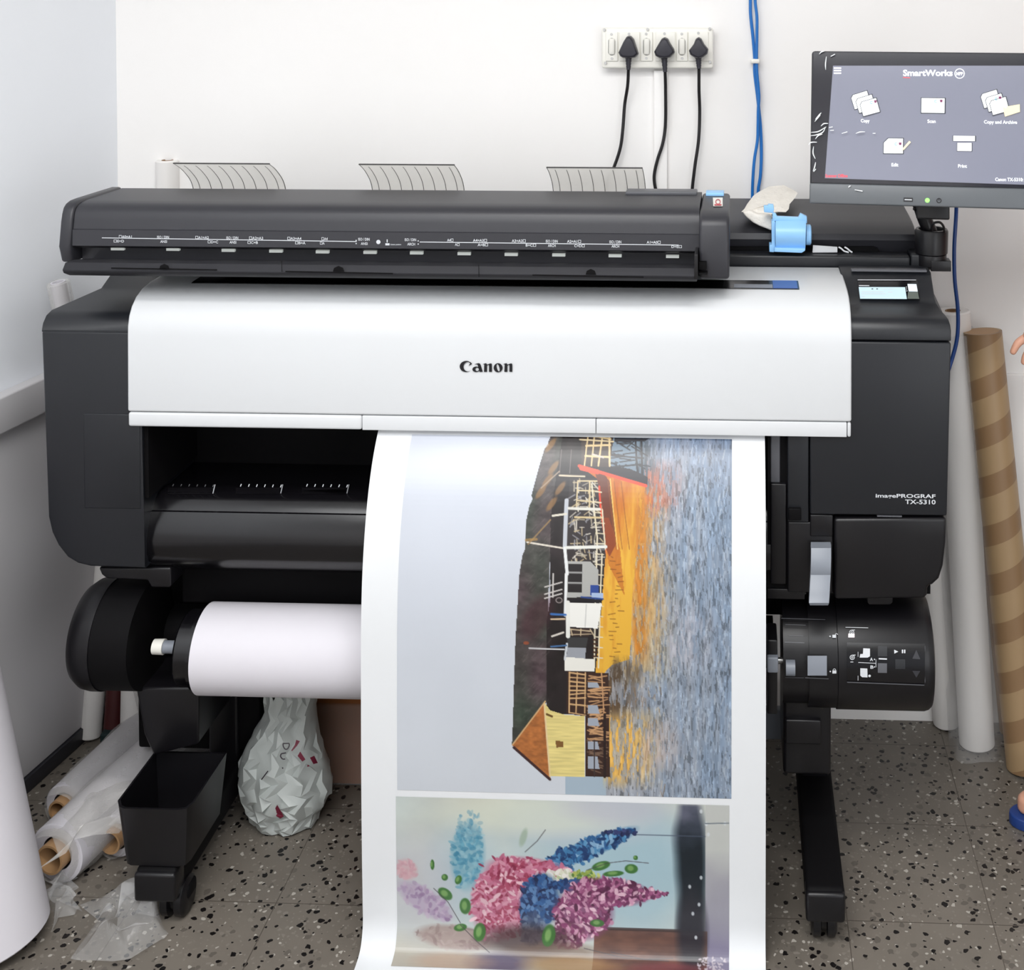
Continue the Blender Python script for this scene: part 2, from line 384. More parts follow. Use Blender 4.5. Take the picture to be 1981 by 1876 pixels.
# logo on the cover
lg = MB(); mp = on_y(YK - .0008)
def LG(pts): return [(870 + x / 14.15, 680 + y / 14.15) for x, y in pts]
def arc(cx, cy, rx, ry, a0, a1, n=18): return [(cx + rx * math.cos(R(a0 + (a1 - a0) * i / n)), cy + ry * math.sin(R(a0 + (a1 - a0) * i / n))) for i in range(n + 1)]
Cc = arc(450, 410, 180, 152, 55, 300, 26)
Cc = arc(455, 410, 182, 150, 20, 0, 1)[:0] + [(605, 500)] + arc(455, 408, 182, 154, 62, 285, 26) + [(570, 290), (615, 335), (512, 398), (562, 318), (530, 296)] + arc(500, 415, 122, 128, 278, 85, 22) + [(560, 528)]
poly(lg, LG(Cc), mp)
A1 = [(672, 345), (790, 315), (830, 330), (850, 370), (905, 552), (820, 555), (770, 385), (755, 352), (700, 352)]
poly(lg, LG(A1), mp)
Ao = arc(725, 485, 105, 76, 0, 360, 28); Ai = arc(750, 485, 48, 46, 0, 360, 28)
for (a, b, c, d) in zip(Ao, Ao[1:], Ai[1:], Ai): poly(lg, LG([a, b, c, d]), mp)
def Nn(x): return [[(x, 345), (x + 95, 315), (x + 125, 345), (x + 125, 555), (x + 40, 555), (x + 48, 352)],
                   [(x + 120, 360), (x + 205, 325), (x + 245, 325), (x + 258, 350), (x + 260, 555), (x + 178, 555), (x + 180, 380), (x + 160, 365), (x + 125, 385)]]
for q in Nn(897) + Nn(1455): poly(lg, LG(q), mp)
Oo = arc(1325, 442, 122, 125, 0, 360, 30)
Oi = [(1325 + 36 * math.cos(R(a)) + (.28 * 82 * math.sin(R(a))), 442 + 100 * math.sin(R(a))) for a in np.linspace(0, 360, 31)]
for (a, b, c, d) in zip(Oo, Oo[1:], Oi[1:], Oi): poly(lg, LG([a, b, c, d]), mp)
part('logo', lg, 'ink_black', c1, smooth=False, flip=False, label='black brand lettering on the white cover')

# left housing
def xz(pts, Y): return [P(x, y, Y) for x, y in pts]
zs = P(120, 641, YF).z
lo = xz([(80, 642), (93, 1000), (100, 1030), (112, 1055), (130, 1078), (150, 1090), (175, 1096), (285, 1100)], YF)
lo += [Vector((XL + .02, YF, lo[-1].z)), Vector((XL + .02, YF, zs))]
lo[0].z = zs
lh = part('left_side_cover', MB().prism(lo, (0, .46, 0)), 'side_plastic', bevel=.006, ang=50, label='black left side cover')
hp = MB().box(X_at(163, 900, YF), XL + .018, YF - .0015, YF + .01, P(200, 983, YF).z, P(200, 800, YF).z)
part('access_door', hp, 'side_plastic', lh, bevel=.002)
up = [(2.152, zs + .0015), (2.152, 1.02), (2.156, 1.035), (2.167, 1.046), (2.185, 1.051), (2.36, 1.047), (2.45, 1.09), (2.60, 1.095), (2.60, zs + .0015)]
part('left_inner_wall', MB().box(XL + .0205, XL + .028, YF + .01, 2.4, .72, 1.0), 'matte_black')
part('left_top_cover', MB().prism_x(up, BL, XL + .02), 'side_plastic', bevel=.008, seg=4, ang=60)
part('left_underside', MB().prism(xz([(190, 1098), (196, 1112), (206, 1120), (285, 1123), (292, 1137), (330, 1137), (330, 1098)], YF + .03), (0, .35, 0)), 'dark_plastic', bevel=.004)
# right housing
zr = P(1740, 661, YF).z
rows = []
xl_ = XR - .004
for py, Y, px in [(660, 2.152, 1840), (640, 2.154, 1840), (628, 2.158, 1838.5), (617, 2.168, 1835), (608, 2.19, 1828), (598, 2.23, 1818), (588, 2.262, 1812), (575, 2.282, 1808), (560, 2.296, 1806), (540, 2.318, 1803), (526, 2.335, 1801)]:
    p = P(px, py, Y); rows.append((p.x, Y, p.z))
m_ = MB(); n_ = len(rows)
pts_l = [Vector((xl_, y, z)) for _, y, z in rows] + [Vector((xl_, 2.60, rows[-1][2])), Vector((xl_, 2.60, rows[0][2]))]
pts_r = [Vector((x, y, z)) for x, y, z in rows] + [Vector((rows[-1][0], 2.60, rows[-1][2])), Vector((rows[0][0], 2.60, rows[0][2]))]
N2 = len(pts_l); tl = [tuple(t) for t in tessellate_polygon([pts_l])]
m_.add(pts_l + pts_r, tl + [tuple(N2 + i for i in t) for t in tl] + [(i, (i + 1) % N2, (i + 1) % N2 + N2, i + N2) for i in range(N2)])
rt = part('operation_panel', m_, 'side_plastic', bevel=.004, ang=60, label='sloped black control panel')
# the display on the slope
pa, pb, pc = P(1700, 588, 2.262), P(1700, 540, 2.318), P(1780, 588, 2.262)
slope = on_plane(pa, pb, pc, .001); slope2 = on_plane(pa, pb, pc, .0018); slope3 = on_plane(pa, pb, pc, .0024)
def S(zx, zy): return (1640 + zx / 9.0, 520 + zy / 9.0)
def spoly(name, pts, m, mpx, parent): 
    mb = MB(); poly(mb, [S(*p) for p in pts], mpx); return part(name, mb, m, parent, smooth=False, flip=False)
dm = MB(); q = [slope(*S(*p)) for p in [(170, 180), (1210, 190), (1260, 535), (205, 530)]]; dm.prism(q, (0, -.001, .001))
disp = part('display', dm, 'gloss_black', rt, bevel=.0006)
slope2 = on_plane(pa, pb, pc, .0032); slope3 = on_plane(pa, pb, pc, .0036)
mb = MB(); poly(mb, [S(*p) for p in [(190, 315), (998, 318), (1030, 525), (215, 520)]], slope2)
part('display_screen', mb, 'lcd', rt, smooth=False, flip=False, label='lit pale blue status screen')
mb = MB(); poly(mb, [S(*p) for p in [(1040, 262), (1195, 265), (1218, 395), (1062, 392)]], slope2)
part('display_thumbnail', mb, 'lcd_pale', rt, smooth=False, flip=False)
mb = MB(); poly(mb, [S(*p) for p in [(1050, 400), (1220, 402), (1245, 522), (1040, 520)]], slope2)
part('display_footer', mb, 'lcd_grey', rt, smooth=False, flip=False)
sm = lambda x, y: slope3(*S(x, y))
def ink(name, fn, m='ink_silver', par=rt):
    mb = MB(); fn(mb); return part(name, mb, m, par, smooth=False, flip=False)
mb = MB()
ink('status_text', lambda mb: line(mb, [(195, 290), (375, 292)], 14, sm)); ink('display_rim', lambda mb: line(mb, [(172, 192), (1190, 194)], 10, sm))
for x, y in [(1020, 318), (1024, 350), (1030, 382)]: ink('status_dot', lambda mb: poly(mb, disc(x, y, 9, 8), sm))
for x, y, w in [(590, 350, 90), (700, 350, 60), (765, 350, 30), (240, 400, 380), (240, 432, 420), (700, 405, 80), (240, 480, 60)]: ink('screen_text', lambda mb: line(mb, [(x, y), (x + w, y)], 9, sm))
for x, y in [(210, 648), (246, 642), (285, 648)]: ink('key_mark', lambda mb: poly(mb, disc(x, y, 11, 8), sm))
sm2 = lambda x, y: slope(*S(x, y))
for x, y, w in [(540, 620, 130), (560, 652, 115), (868, 624, 130), (915, 656, 80), (1225, 628, 95), (1275, 656, 26), (110, 806, 150)]: ink('key_lettering', lambda mb: line(mb, [(x, y), (x + w, y + 1)], 12, sm2))
for x in (428, 512): ink('ink_gauge', lambda mb: poly(mb, disc(x, 348, 18, 10, 8), sm), 'ink_black')
part('panel_edge', MB().box(X_at(1648, 530, 2.32), X_at(1795, 530, 2.32), 2.330, 2.345, rows[-1][2], rows[-1][2] + .004), 'mid_grey', rt, bevel=.001)
# right mid and lower covers
rc = xz([(1567, 663), (1840, 663), (1832, 998), (1567, 995)], YF); rc[0].z = rc[1].z = zr - .001
mid = part('right_side_cover', MB().prism(rc, (0, .45, 0)), 'side_plastic', bevel=.003, ang=50, label='black right side cover with model lettering')
rl = xz([(1614, 1003), (1831.5, 1002), (1830, 1050), (1825, 1095), (1817, 1120), (1804, 1132), (1795, 1134), (1794, 1152), (1788, 1158), (1614, 1160)], YF)
low = part('ink_tank_cover', MB().prism(rl, (0, .43, 0)), 'dark_plastic', bevel=.006, ang=50, label='rounded lower right ink cover')
part('cover_tab', MB().prism(xz([(1677, 1150), (1728, 1150), (1727, 1166), (1722, 1170), (1682, 1170), (1678, 1166)], YF + .01), (0, .12, 0)), 'dark_plastic', low, bevel=.002)
part('inner_frame', MB().box(X_at(1484, 900, 2.2), X_at(1796, 900, 2.2), 2.17, 2.58, P(1560, 1128, 2.2).z, zr - .01), 'matte_black')
part('cover_latch', MB().box(X_at(1697, 998, YF), X_at(1745, 998, YF), YF + .001, YF + .02, P(1700, 1000, YF).z, P(1700, 997.5, YF).z), 'mid_grey', mid)
part('inner_column', MB().box(X_at(1524, 900, YF), X_at(1565, 900, YF), YF + .004, YF + .03, P(1540, 1012, YF).z, zc0 + .03), 'side_plastic', bevel=.002)
part('inner_column', MB().box(X_at(1491, 900, 2.17), X_at(1509, 900, 2.17), 2.168, 2.20, P(1500, 933, 2.17).z, zc0 + .03), 'mid_grey', bevel=.002)
part('lever_housing', MB().box(X_at(1524, 1060, YF), X_at(1612, 1060, YF), YF + .006, YF + .04, P(1570, 1150, YF).z, P(1570, 1013, YF).z).box(X_at(1567, 1060, YF), X_at(1612, 1060, YF), YF + .004, YF + .04, P(1570, 1040, YF).z, P(1570, 997, YF).z), 'dark_plastic', bevel=.003)
part('inner_block', MB().box(X_at(1491, 960, 2.17), X_at(1521, 960, 2.17), 2.16, 2.2, P(1500, 1130, 2.16).z, P(1500, 936, 2.16).z), 'dark_plastic', bevel=.002)
part('latch_box', MB().box(X_at(1525, 990, YF), X_at(1550, 990, YF), YF - .002, YF + .02, P(1540, 1006, YF).z, P(1540, 983, YF).z), 'matte_black', bevel=.002)
# grey lever, curved plate
lr = []
for py, Y, x0, x1 in [(1054, 2.140, 1569, 1608), (1060, 2.128, 1569, 1608), (1080, 2.118, 1569, 1608), (1100, 2.112, 1568.5, 1607.5), (1112, 2.115, 1568, 1607), (1128, 2.108, 1567, 1606), (1150, 2.095, 1566, 1605), (1166, 2.085, 1565, 1604), (1171, 2.088, 1567, 1602)]:
    lr.append([P(x0 + (x1 - x0) * t, py, Y) for t in (0, .25, .5, .75, 1)])
part('release_lever', MB().plate(lr, (0, .012, 0)), 'grey_plastic', bevel=.002, ang=60, label='pale grey release lever')
# lettering on right cover
mb = MB(); mp = on_y(YF - .0010)
text(mb, 'imagePROGRAF', 1694, 962, 116, 7.2, mp, .02, skew=.012); text(mb, 'TX-5310', 1751, 974.5, 59, 8.4, mp, .02, skew=.012)
part('model_lettering', mb, 'ink_silver', mid, smooth=False, flip=False)

# output opening and lower front
xo0, xo1 = X_at(268, 900, 2.2), X_at(1500, 900, 2.2)
part('output_recess', MB().box(xo0, xo1, 2.36, 2.40, .70, 1.0), 'matte_black')
part('recess_ceiling', MB().box(xo0, xo1, 2.19, 2.40, zc0 + .04, zc0 + .05), 'matte_black')
g = prof([(936, 2.262), (943, 2.235), (955, 2.212), (970, 2.200), (990, 2.190), (993, 2.186), (1020, 2.174), (1050, 2.166), (1075, 2.166), (1090, 2.173), (1100, 2.188), (1104, 2.21)], 500)
g2 = g + [(2.37, g[-1][1]), (2.37, g[0][1])]
ex = part('output_guide', MB().prism_x(g2, xo0, xo1), 'gloss_black', ang=60, label='rounded glossy black output guide')
part('guide_side_plate', MB().prism([P(x, y, 2.24) for x, y in [(296, 835), (318, 835), (300, 925), (293, 936), (276, 936), (286, 900)]], (0, .03, 0)), 'dark_plastic')
mb = MB(); gy = 2.205
def on_guide(x, y):
    best = None
    for (a, za_), (b, zb_) in zip(g, g[1:]):
        n = Vector((0, -(za_ - zb_), (a - b))); n = Vector((0, zb_ - za_, a - b))
        p = hit(x, y, Vector((0, a, za_)), n)
        if zb_ - 1e-4 <= p.z <= za_ + 1e-4:
            if n.dot(CAM - p) < 0: n = -n
            return p + n.normalized() * .0008
    return P(x, y, 2.2)
for x0 in (322, 453, 581):
    pm = MB().grid([[on_guide(x, y) for x in (x0 + 3, x0 + 88)] for y in (944, 950, 956)])
    pd_ = part('ruler_pad', pm, 'dark_plastic', ex, smooth=False, flip=False)
    for i in range(6):
        mb = MB(); line(mb, [(x0 + 14 + i * 15.5, 936 + i * .3), (x0 + 12 + i * 15.5, 941 + i * .3)], 1.6, on_guide); part('ruler_mark', mb, 'ink_silver', ex, smooth=False, flip=False)
    mb = MB(); line(mb, [(x0 + 94, 937), (x0 + 90, 955)], 1.8, on_guide); part('ruler_mark', mb, 'ink_silver', ex, smooth=False, flip=False)
part('lower_apron', MB().box(xo0 + .05, xo1 + .03, 2.26, 2.5, P(500, 1180, 2.24).z, g[-1][1]), 'matte_black', bevel=.004)
part('apron_ledge', MB().box(X_at(1484, 1140, 2.18), X_at(1556, 1140, 2.18), 2.165, 2.25, P(1520, 1156, 2.17).z, P(1520, 1137, 2.17).z), 'dark_plastic', bevel=.001)

# rear top cover, beside and behind the scanner
rv = prof([(520, 2.45), (480, 2.435), (464, 2.428), (452, 2.432), (443, 2.445), (434, 2.462), (426, 2.485), (414, 2.53), (400, 2.59), (384, 2.655)], 1600)
rv2 = rv + [(2.66, rv[-1][1] - .02), (2.66, .98), (2.45, .98)]
XT0, XT1 = X_at(300, 480, 2.45), X_at(1773, 455, 2.43)
rear = part('rear_top_cover', MB().prism_x(rv2, XT0, XT1), 'black_plastic', bevel=.004, ang=60, label='black rear top cover')
part('slot_recess', MB().prism([P(x, y, 2.428) for x, y in [(1412, 477), (1690, 477), (1698, 480), (1703, 489), (1703, 500), (1412, 500)]], (0, .008, 0)), 'matte_black', rear)
zb0, zb1 = P(1600, 495, 2.385).z, P(1600, 520, 2.385).z
bar = part('mounting_bar', MB().box(X_at(1380, 505, 2.385), X_at(1761, 505, 2.385), 2.385, 2.43, zb1, zb0), 'side_plastic', bevel=.004, label='black mounting rail in front of the rear cover')
part('mounting_bar_end', MB().box(X_at(1762, 505, 2.385), X_at(1800, 505, 2.385), 2.387, 2.44, zb1 - .004, zb0 + .004), 'side_plastic', bear if False else bar, bevel=.004)
part('rear_body', MB().box(BL + .10, BR - .03, 2.42, 2.62, .56, 1.06), 'matte_black')

# roll unit: axis along x
YC = 2.235
zc = P(1650, 1284, YC - .05).z
RR = .0965
YCc = YC
x0r, x1r = X_at(1612, 1284, YC), X_at(1806, 1284, YC) - .012
pr_ = [(x0r, RR - .004), (x0r + .002, RR), (x1r - .012, RR), (x1r - .005, RR - .002), (x1r, RR - .006), (x1r + .003, RR - .02), (x1r + .004, .0)]
dr = part('roll_drive_unit', MB().lathe((0, YC, zc), (1, 0, 0), [(x0r, .0)] + pr_, 72), 'dark_plastic', label='black drum shaped roll drive with buttons')
cm = on_cyl(YC, zc, RR + .0007); cm2 = on_cyl(YC, zc, RR + .0016)
def K(zx, zy): return (1460 + zx / 4.69, 1120 + zy / 4.69)
ck = lambda x, y: cm(*K(x, y)); ck2 = lambda x, y: cm2(*K(x, y))
def curved(x0, y0, x1, y1, mpx, n=10, sk=.018):
    return MB().grid([[mpx(x, y0 + (y1 - y0) * i / n + sk * (x - x0)) for x in (x0, x1)] for i in range(n + 1)])
part('control_plate', curved(835, 575, 1545, 945, ck), 'gloss_black', dr, flip=False)
for nm, (a, b, c, d) in [('selector_key', (1117, 608, 1202, 700)), ('selector_key', (1117, 762, 1200, 850)), ('square_key', (1275, 725, 1366, 815))]:
    o = part(nm, curved(a, b, c, d, ck2), 'mid_grey' if b > 750 and nm[1] == 'e' else 'side_plastic', dr, flip=False)
for t in [[(1465, 642), (1503, 726), (1430, 722)], [(1430, 830), (1503, 832), (1467, 895)]]:
    mb = MB(); poly(mb, t, ck2); part('arrow_key', mb, 'black_plastic', dr, smooth=False, flip=False)
cw = on_cyl(YC, zc, RR + .0022); kw = lambda x, y: cw(*K(x, y))
def sym(name, fn, m='ink_silver'):
    mb = MB(); fn(mb); return part(name, mb, m, dr, smooth=False, flip=False)
sym('play_symbol', lambda mb: poly(mb, [(1265, 640), (1303, 658), (1267, 676)], kw))
sym('pause_symbol', lambda mb: (rect(mb, 1335, 640, 1347, 672, kw), rect(mb, 1355, 640, 1367, 672, kw)))
sym('guide_lines', lambda mb: (line(mb, [(940, 756), (1100, 764)], 5, kw), line(mb, [(1100, 728), (1100, 800)], 4, kw), line(mb, [(938, 660), (938, 920)], 4, kw)))
sym('roll_symbol', lambda mb: poly(mb, [(985, 627), (1046, 630), (1046, 700), (1025, 712), (952, 712), (958, 680), (982, 678)], kw))
sym('roll_symbol', lambda mb: (poly(mb, [(958, 808), (1022, 811), (1024, 892), (975, 890), (958, 875)], kw), poly(mb, disc(1042, 878, 12, 12), kw)))
sym('selector_dot', lambda mb: poly(mb, disc(1087, 728, 6, 8), kw)); sym('selector_dot', lambda mb: poly(mb, disc(1087, 797, 6, 8), kw))
sym('selector_letter', lambda mb: text(mb, 'A', *K(1045, 742), 6, 6.2, cw, .02)); sym('selector_letter', lambda mb: text(mb, 'B', *K(1050, 812), 6, 6.2, cw, .02))
for yy, xx in ((705, 885), (478, 880)):
    sym('take_up_symbol', lambda mb: (ring(mb, xx, yy + 5, 20, 6, kw, 14, 0, 360), ring(mb, xx, yy + 5, 8, 5, kw, 10), line(mb, [(xx, yy - 16), (xx + 30, yy - 16)], 6, kw)))
sym('underline', lambda mb: line(mb, [(868, 752), (895, 752)], 6, kw)); 
sym('unlock_symbol', lambda mb: (rect(mb, 705, 505, 738, 533, kw), ring(mb, 742, 505, 11, 5, kw, 10, 180, 360), poly(mb, disc(684, 519, 7, 8), kw)))
sym('lock_symbol', lambda mb: (rect(mb, 705, 828, 741, 856, kw), ring(mb, 723, 826, 12, 5, kw, 10, 180, 360), poly(mb, disc(686, 838, 7, 8), kw)))
sym('selector_bar', lambda mb: line(mb, [(1125, 722), (1200, 725)], 12, kw)); sym('upper_edge_line', lambda mb: line(mb, [(824, 437), (1030, 442)], 5, kw))
mb = MB(); line(mb, [(838, 935), (1540, 962)], 9, kw); line(mb, [(1545, 605), (1545, 940)], 4, kw)
part('control_trim', mb, 'mid_grey', dr, smooth=False, flip=False)
mb = MB(); line(mb, [(850, 512), (905, 512)], 34, kw)
part('warning_led', mb, mat('led_pink', (255, 225, 235), .4, emit=1.2), dr, smooth=False, flip=False)
# collar with slots, left of the drive
xa, xb = X_at(1512, 1284, YC), X_at(1560, 1284, YC)
cl = part('spindle_cradle', MB().lathe((0, YC, zc), (1, 0, 0), [(xa, 0), (xa, RR - .008), (xb + .001, RR - .008), (xb + .001, 0)], 60), 'dark_plastic')
part('lock_collar', MB().lathe((0, YC, zc), (1, 0, 0), [(xb, 0), (xb, RR - .002), (x0r + .001, RR - .002), (x0r + .001, 0)], 60), 'dark_plastic')
c3 = on_cyl(YC, zc, RR + .001); k3 = lambda x, y: c3(*K(x, y))
part('lock_lever', curved(480, 695, 655, 875, lambda x, y: on_cyl(YC, zc, RR + .006)(*K(x, y)), 12, 0), 'grey_plastic', label='grey locking lever', flip=False)
mb = MB()
c4 = on_cyl(YC, zc, RR - .007); k4 = lambda x, y: c4(*K(x, y))
for a, b, c, d, w in [(240, 355, 640, 368, 5), (278, 412, 462, 418, 4), (310, 512, 440, 516, 4), (272, 572, 452, 578, 8), (278, 893, 445, 896, 4), (458, 895, 670, 905, 7)]: line(mb, [(a, b), (c, d)], w, k4 if c < 460 else k3)
part('cradle_edges', mb, 'mid_grey', cl, smooth=False, flip=False)
part('cradle_roller', MB().lathe((0, YC - .088, zc + .012), (1, 0, 0), [(X_at(1520, 1250, 2.15), 0), (X_at(1520, 1250, 2.15), .013), (X_at(1538, 1250, 2.15), .013), (X_at(1538, 1250, 2.15), 0)], 24), 'grey_plastic', cl)
# bracket under the drive and the right leg
part('right_bracket', MB().box(X_at(1515, 1400, 2.2), X_at(1607, 1400, 2.2), 2.19, 2.36, P(1560, 1492, 2.2).z, zc + .02), 'dark_plastic', bevel=.006)
part('bracket_cap', MB().box(X_at(1519, 1400, 2.185), X_at(1588, 1400, 2.185), 2.180, 2.22, P(1560, 1437, 2.185).z, P(1560, 1390, 2.185).z), 'dark_plastic', bevel=.003)
def stand(px0, px1, ypx, name, wheel_px, mirror):
    Yn = 2.075; xa_, xb_ = X_at(px0, ypx, Yn), X_at(px1, ypx, Yn); zt = .105
    f_ = part('foot_beam', MB().prism_x([(Yn, .052), (Yn, zt - .006), (Yn + .004, zt), (2.40, zt + .012), (2.66, zt + .012), (2.66, .06)], xa_, xb_), 'matte_black', bevel=.006, ang=50)
    part('foot_cap', MB().box(xa_ - .001, xb_ + .001, Yn - .006, Yn + .035, .05, zt - .004), 'dark_plastic', f_, bevel=.006)
    part('column', MB().box(xa_ + .006, xb_ - .006, 2.36, 2.50, zt, .62), 'dark_plastic', bevel=.006)
    for yy in (2.115, 2.62):
        xm = X_at(wheel_px, 1780, 2.11)
        cs = part('caster', MB().lathe((xm, yy, .032), (1, 0, 0), [(-.022, 0), (-.022, .026), (-.018, .032), (-.006, .032), (-.004, .022), (.004, .022), (.006, .032), (.018, .032), (.022, .026), (.022, 0)], 32), 'dark_plastic')
        part('caster_fork', MB().box(xm - .026, xm + .026, yy - .012, yy + .022, .03, .054), 'matte_black', cs, bevel=.006)
stand(1560, 1634, 1745, 'right', 1593, 1)
stand(262, 340, 1710, 'left', 342, -1)
# left bracket, end cover
xl0 = X_at(150, 1250, YC) + .012; xl1 = X_at(292, 1250, YC)
part('roll_end_cover', MB().lathe((0, YC, zc), (1, 0, 0), [(xl0 + .0, 0), (xl0, RR - .045), (xl0 + .004, RR - .028), (xl0 + .012, RR - .012), (xl0 + .025, RR - .003), (xl0 + .04, RR), (xl1 - .07, RR), (xl1 - .07, .0)], 72), 'dark_plastic', label='rounded black end cover of the roll unit')
part('end_cover_lower', MB().lathe((0, YC, zc), (1, 0, 0), [(xl1 - .075, 0), (xl1 - .075, RR - .002), (xl1, RR - .002), (xl1, RR - .03), (xl1, 0)], 60), 'matte_black')
xq = X_at(265, 1400, 2.2)
part('left_bracket', MB().prism([P(x, y, 2.2) for x, y in [(262, 1330), (385, 1330), (384, 1440), (296, 1462), (278, 1420)]], (0, .2, 0)), 'dark_plastic', bevel=.005)
part('left_back_plate', MB().box(X_at(262, 1400, 2.36), X_at(500, 1400, 2.36), 2.37, 2.5, .13, .45), 'matte_black', bevel=.005)
part('cross_beam', MB().box(X_at(300, 1400, 2.5), X_at(1590, 1400, 2.5), 2.50, 2.56, .44, .52), 'matte_black', bevel=.004)
part('rear_roller', MB().lathe((0, 2.33, P(500, 1170, 2.33).z - .05), (1, 0, 0), [(xl1, 0), (xl1, .045), (xo1, .045), (xo1, 0)], 32), 'matte_black')
part('cradle_plate', MB().box(X_at(1484, 1300, 2.13), X_at(1504, 1300, 2.13), 2.13, 2.19, P(1490, 1382, 2.13).z, P(1490, 1238, 2.13).z), 'dark_plastic', bevel=.003)
part('cross_panel', MB().box(X_at(1300, 1400, 2.5), X_at(1540, 1400, 2.5), 2.51, 2.53, P(1490, 1436, 2.5).z, P(1490, 1380, 2.5).z), 'grey_plastic', bevel=.002)
# little hooks below the roll
for px_ in (572, 665):
    part('roll_stop', MB().prism_x([(2.26, .34), (2.29, .36), (2.36, .36), (2.36, .318), (2.27, .312)], X_at(px_ - 28, 1365, 2.3), X_at(px_ + 24, 1365, 2.3)), 'gloss_black', bevel=.008)
part('support_rail', MB().box(xl1, xo1, 2.34, 2.38, .345, .40), 'matte_black', bevel=.003)
# open tray on the left foot
zt = .215
tx0, tx1 = F(228, 1548, zt).x, F(316, 1568, zt).x + .02; ty0, ty1 = F(240, 1560, zt).y - .005, F(300, 1452, zt).y
tx1 = tx0 + .135
ty = MB(); th = .004
out = [(tx0, ty0 + .02), (tx0 + .01, ty0 + .005), (tx0 + .02, ty0), (tx1 - .02, ty0), (tx1 - .005, ty0 + .005), (tx1, ty0 + .02), (tx1, ty1), (tx0, ty1)]
cxm, cym = (tx0 + tx1) / 2, (ty0 + ty1) / 2
def sh(p, k, dz): return (cxm + (p[0] - cxm) * k, cym + (p[1] - cym) * k, dz)
n = len(out)
zf = .107
vs = [sh(p, .86, zf) for p in out] + [sh(p, 1, zt) for p in out] + [sh(p, .95, zt) for p in out] + [sh(p, .82, zf + .005) for p in out]
fs = [(i + a * n, (i + 1) % n + a * n, (i + 1) % n + (a + 1) * n, i + (a + 1) * n) for a in range(3) for i in range(n)] + [tuple(range(n)), tuple(3 * n + i for i in range(n))]
part('side_tray', MB().add(vs, fs), 'dark_plastic', label='open black tray on the left foot')
# ------------------------------------------------------------------ scanner on top
SCN = thing('large_format_scanner', 'long low black sheet-fed scanner on top of the wide printer', 'scanner', (-.5, 2.3, 1.13))
def sp(name, mb, m, parent=SCN, label=None, **k):
    o = mesh(name, mb, m, parent, **k)
    if label: o['label'] = label
    return o
sx0, sx1 = X_at(147, 430, 2.19), X_at(1353, 430, 2.19)
body = prof([(367, 2.36), (390, 2.228), (395, 2.211), (400, 2.200), (407, 2.192), (416, 2.187), (430, 2.184), (447, 2.181), (449, 2.178), (480, 2.176), (482, 2.182), (484, 2.21), (512, 2.21)], 700)
bz = body[-1][1]
sb = sp('scanner_body', MB().prism_x(body + [(2.36, bz)], sx0, sx1), 'black_plastic', ang=60, label='rounded black top housing')
capp = prof([(361, 2.425), (388, 2.285), (396, 2.25), (403, 2.228), (411, 2.208), (425, 2.188), (440, 2.172), (482, 2.165), (540, 2.172)], 700)
cz = capp[-1][1] + .025
sp('left_end_cap', MB().prism_x(prof([(362, 2.362), (384.5, 2.228), (389, 2.208), (395, 2.195), (403, 2.187), (415, 2.182), (430, 2.178), (480, 2.170), (510, 2.18)], 400) + [(2.362, bz)], X_at(119, 420, 2.19) + .004, sx0 - .0008), 'black_plastic', bevel=.005, ang=60)
rcap = prof([(373, 2.362), (398, 2.225), (403, 2.20), (408, 2.18), (416, 2.162), (425, 2.152), (438, 2.146), (541, 2.146)], 1380)
rc_ = sp('right_end_cap', MB().prism_x(rcap + [(2.362, rcap[-1][1])], sx1 + .0008, X_at(1411, 450, 2.15)), 'black_plastic', bevel=.006, ang=60, label='taller black right end housing')
lip = prof([(508, 2.21), (505, 2.19), (508, 2.15), (513, 2.128), (528, 2.118), (534, 2.122), (538, 2.14)], 700)
lp = sp('feed_table', MB().prism_x(lip + [(2.35, lip[-1][1]), (2.35, lip[0][1])], X_at(121, 520, 2.12), X_at(1348, 520, 2.12)), 'lip_plastic', bevel=.002, ang=60, label='protruding paper feed lip')
for px_, w_ in [(318, 10), (655, 11), (1143, 10)]:
    y_ = 512 + (px_ - 318) * .012; mb = MB()
    poly(mb, [(px_ - w_, y_ + 9), (px_ - w_ * .8, y_ + 2), (px_, y_ - 2), (px_ + w_ * .8, y_ + 2), (px_ + w_, y_ + 9)], on_y(2.1165)); sp('finger_notch', mb, 'matte_black', lp, smooth=False, flip=False)
for l_ in ([(215, 518.5), (420, 522)], [(552, 525), (760, 529)], [(1030, 532), (1245, 536)], [(545, 505), (545.5, 526)], [(926, 512), (926.5, 536)]):
    mb = MB(); line(mb, l_, 2.5 if l_[1][1] - l_[0][1] < 10 else 1.2, on_y(2.1165)); sp('lip_groove', mb, 'matte_black', lp, smooth=False, flip=False)

sp('feed_table_end', MB().box(X_at(1343, 500, 2.12), X_at(1350, 500, 2.12), 2.118, 2.2, P(1346, 540, 2.12).z, P(1346, 492, 2.12).z), 'dark_plastic', lp, bevel=.001)
sp('side_latch', MB().box(X_at(1352, 520, 2.14), X_at(1367, 520, 2.14), 2.135, 2.16, P(1360, 521, 2.14).z, P(1360, 506, 2.14).z).box(X_at(1352, 520, 2.14), X_at(1369, 520, 2.14), 2.128, 2.16, P(1360, 528, 2.14).z, P(1360, 525, 2.14).z), 'matte_black', rc_, bevel=.001)
sp('under_rail', MB().box(X_at(430, 540, 2.3), X_at(1400, 540, 2.3), 2.23, 2.40, lip[-1][1] - .012, lip[-1][1] + .004), 'matte_black')
mk_ = [(228, 481), (335, 482), (442, 484), (534, 485.5), (624, 487), (716, 488), (806, 489), (898, 490.5), (989, 492), (1081, 493), (1190, 494.5), (1301, 496)]
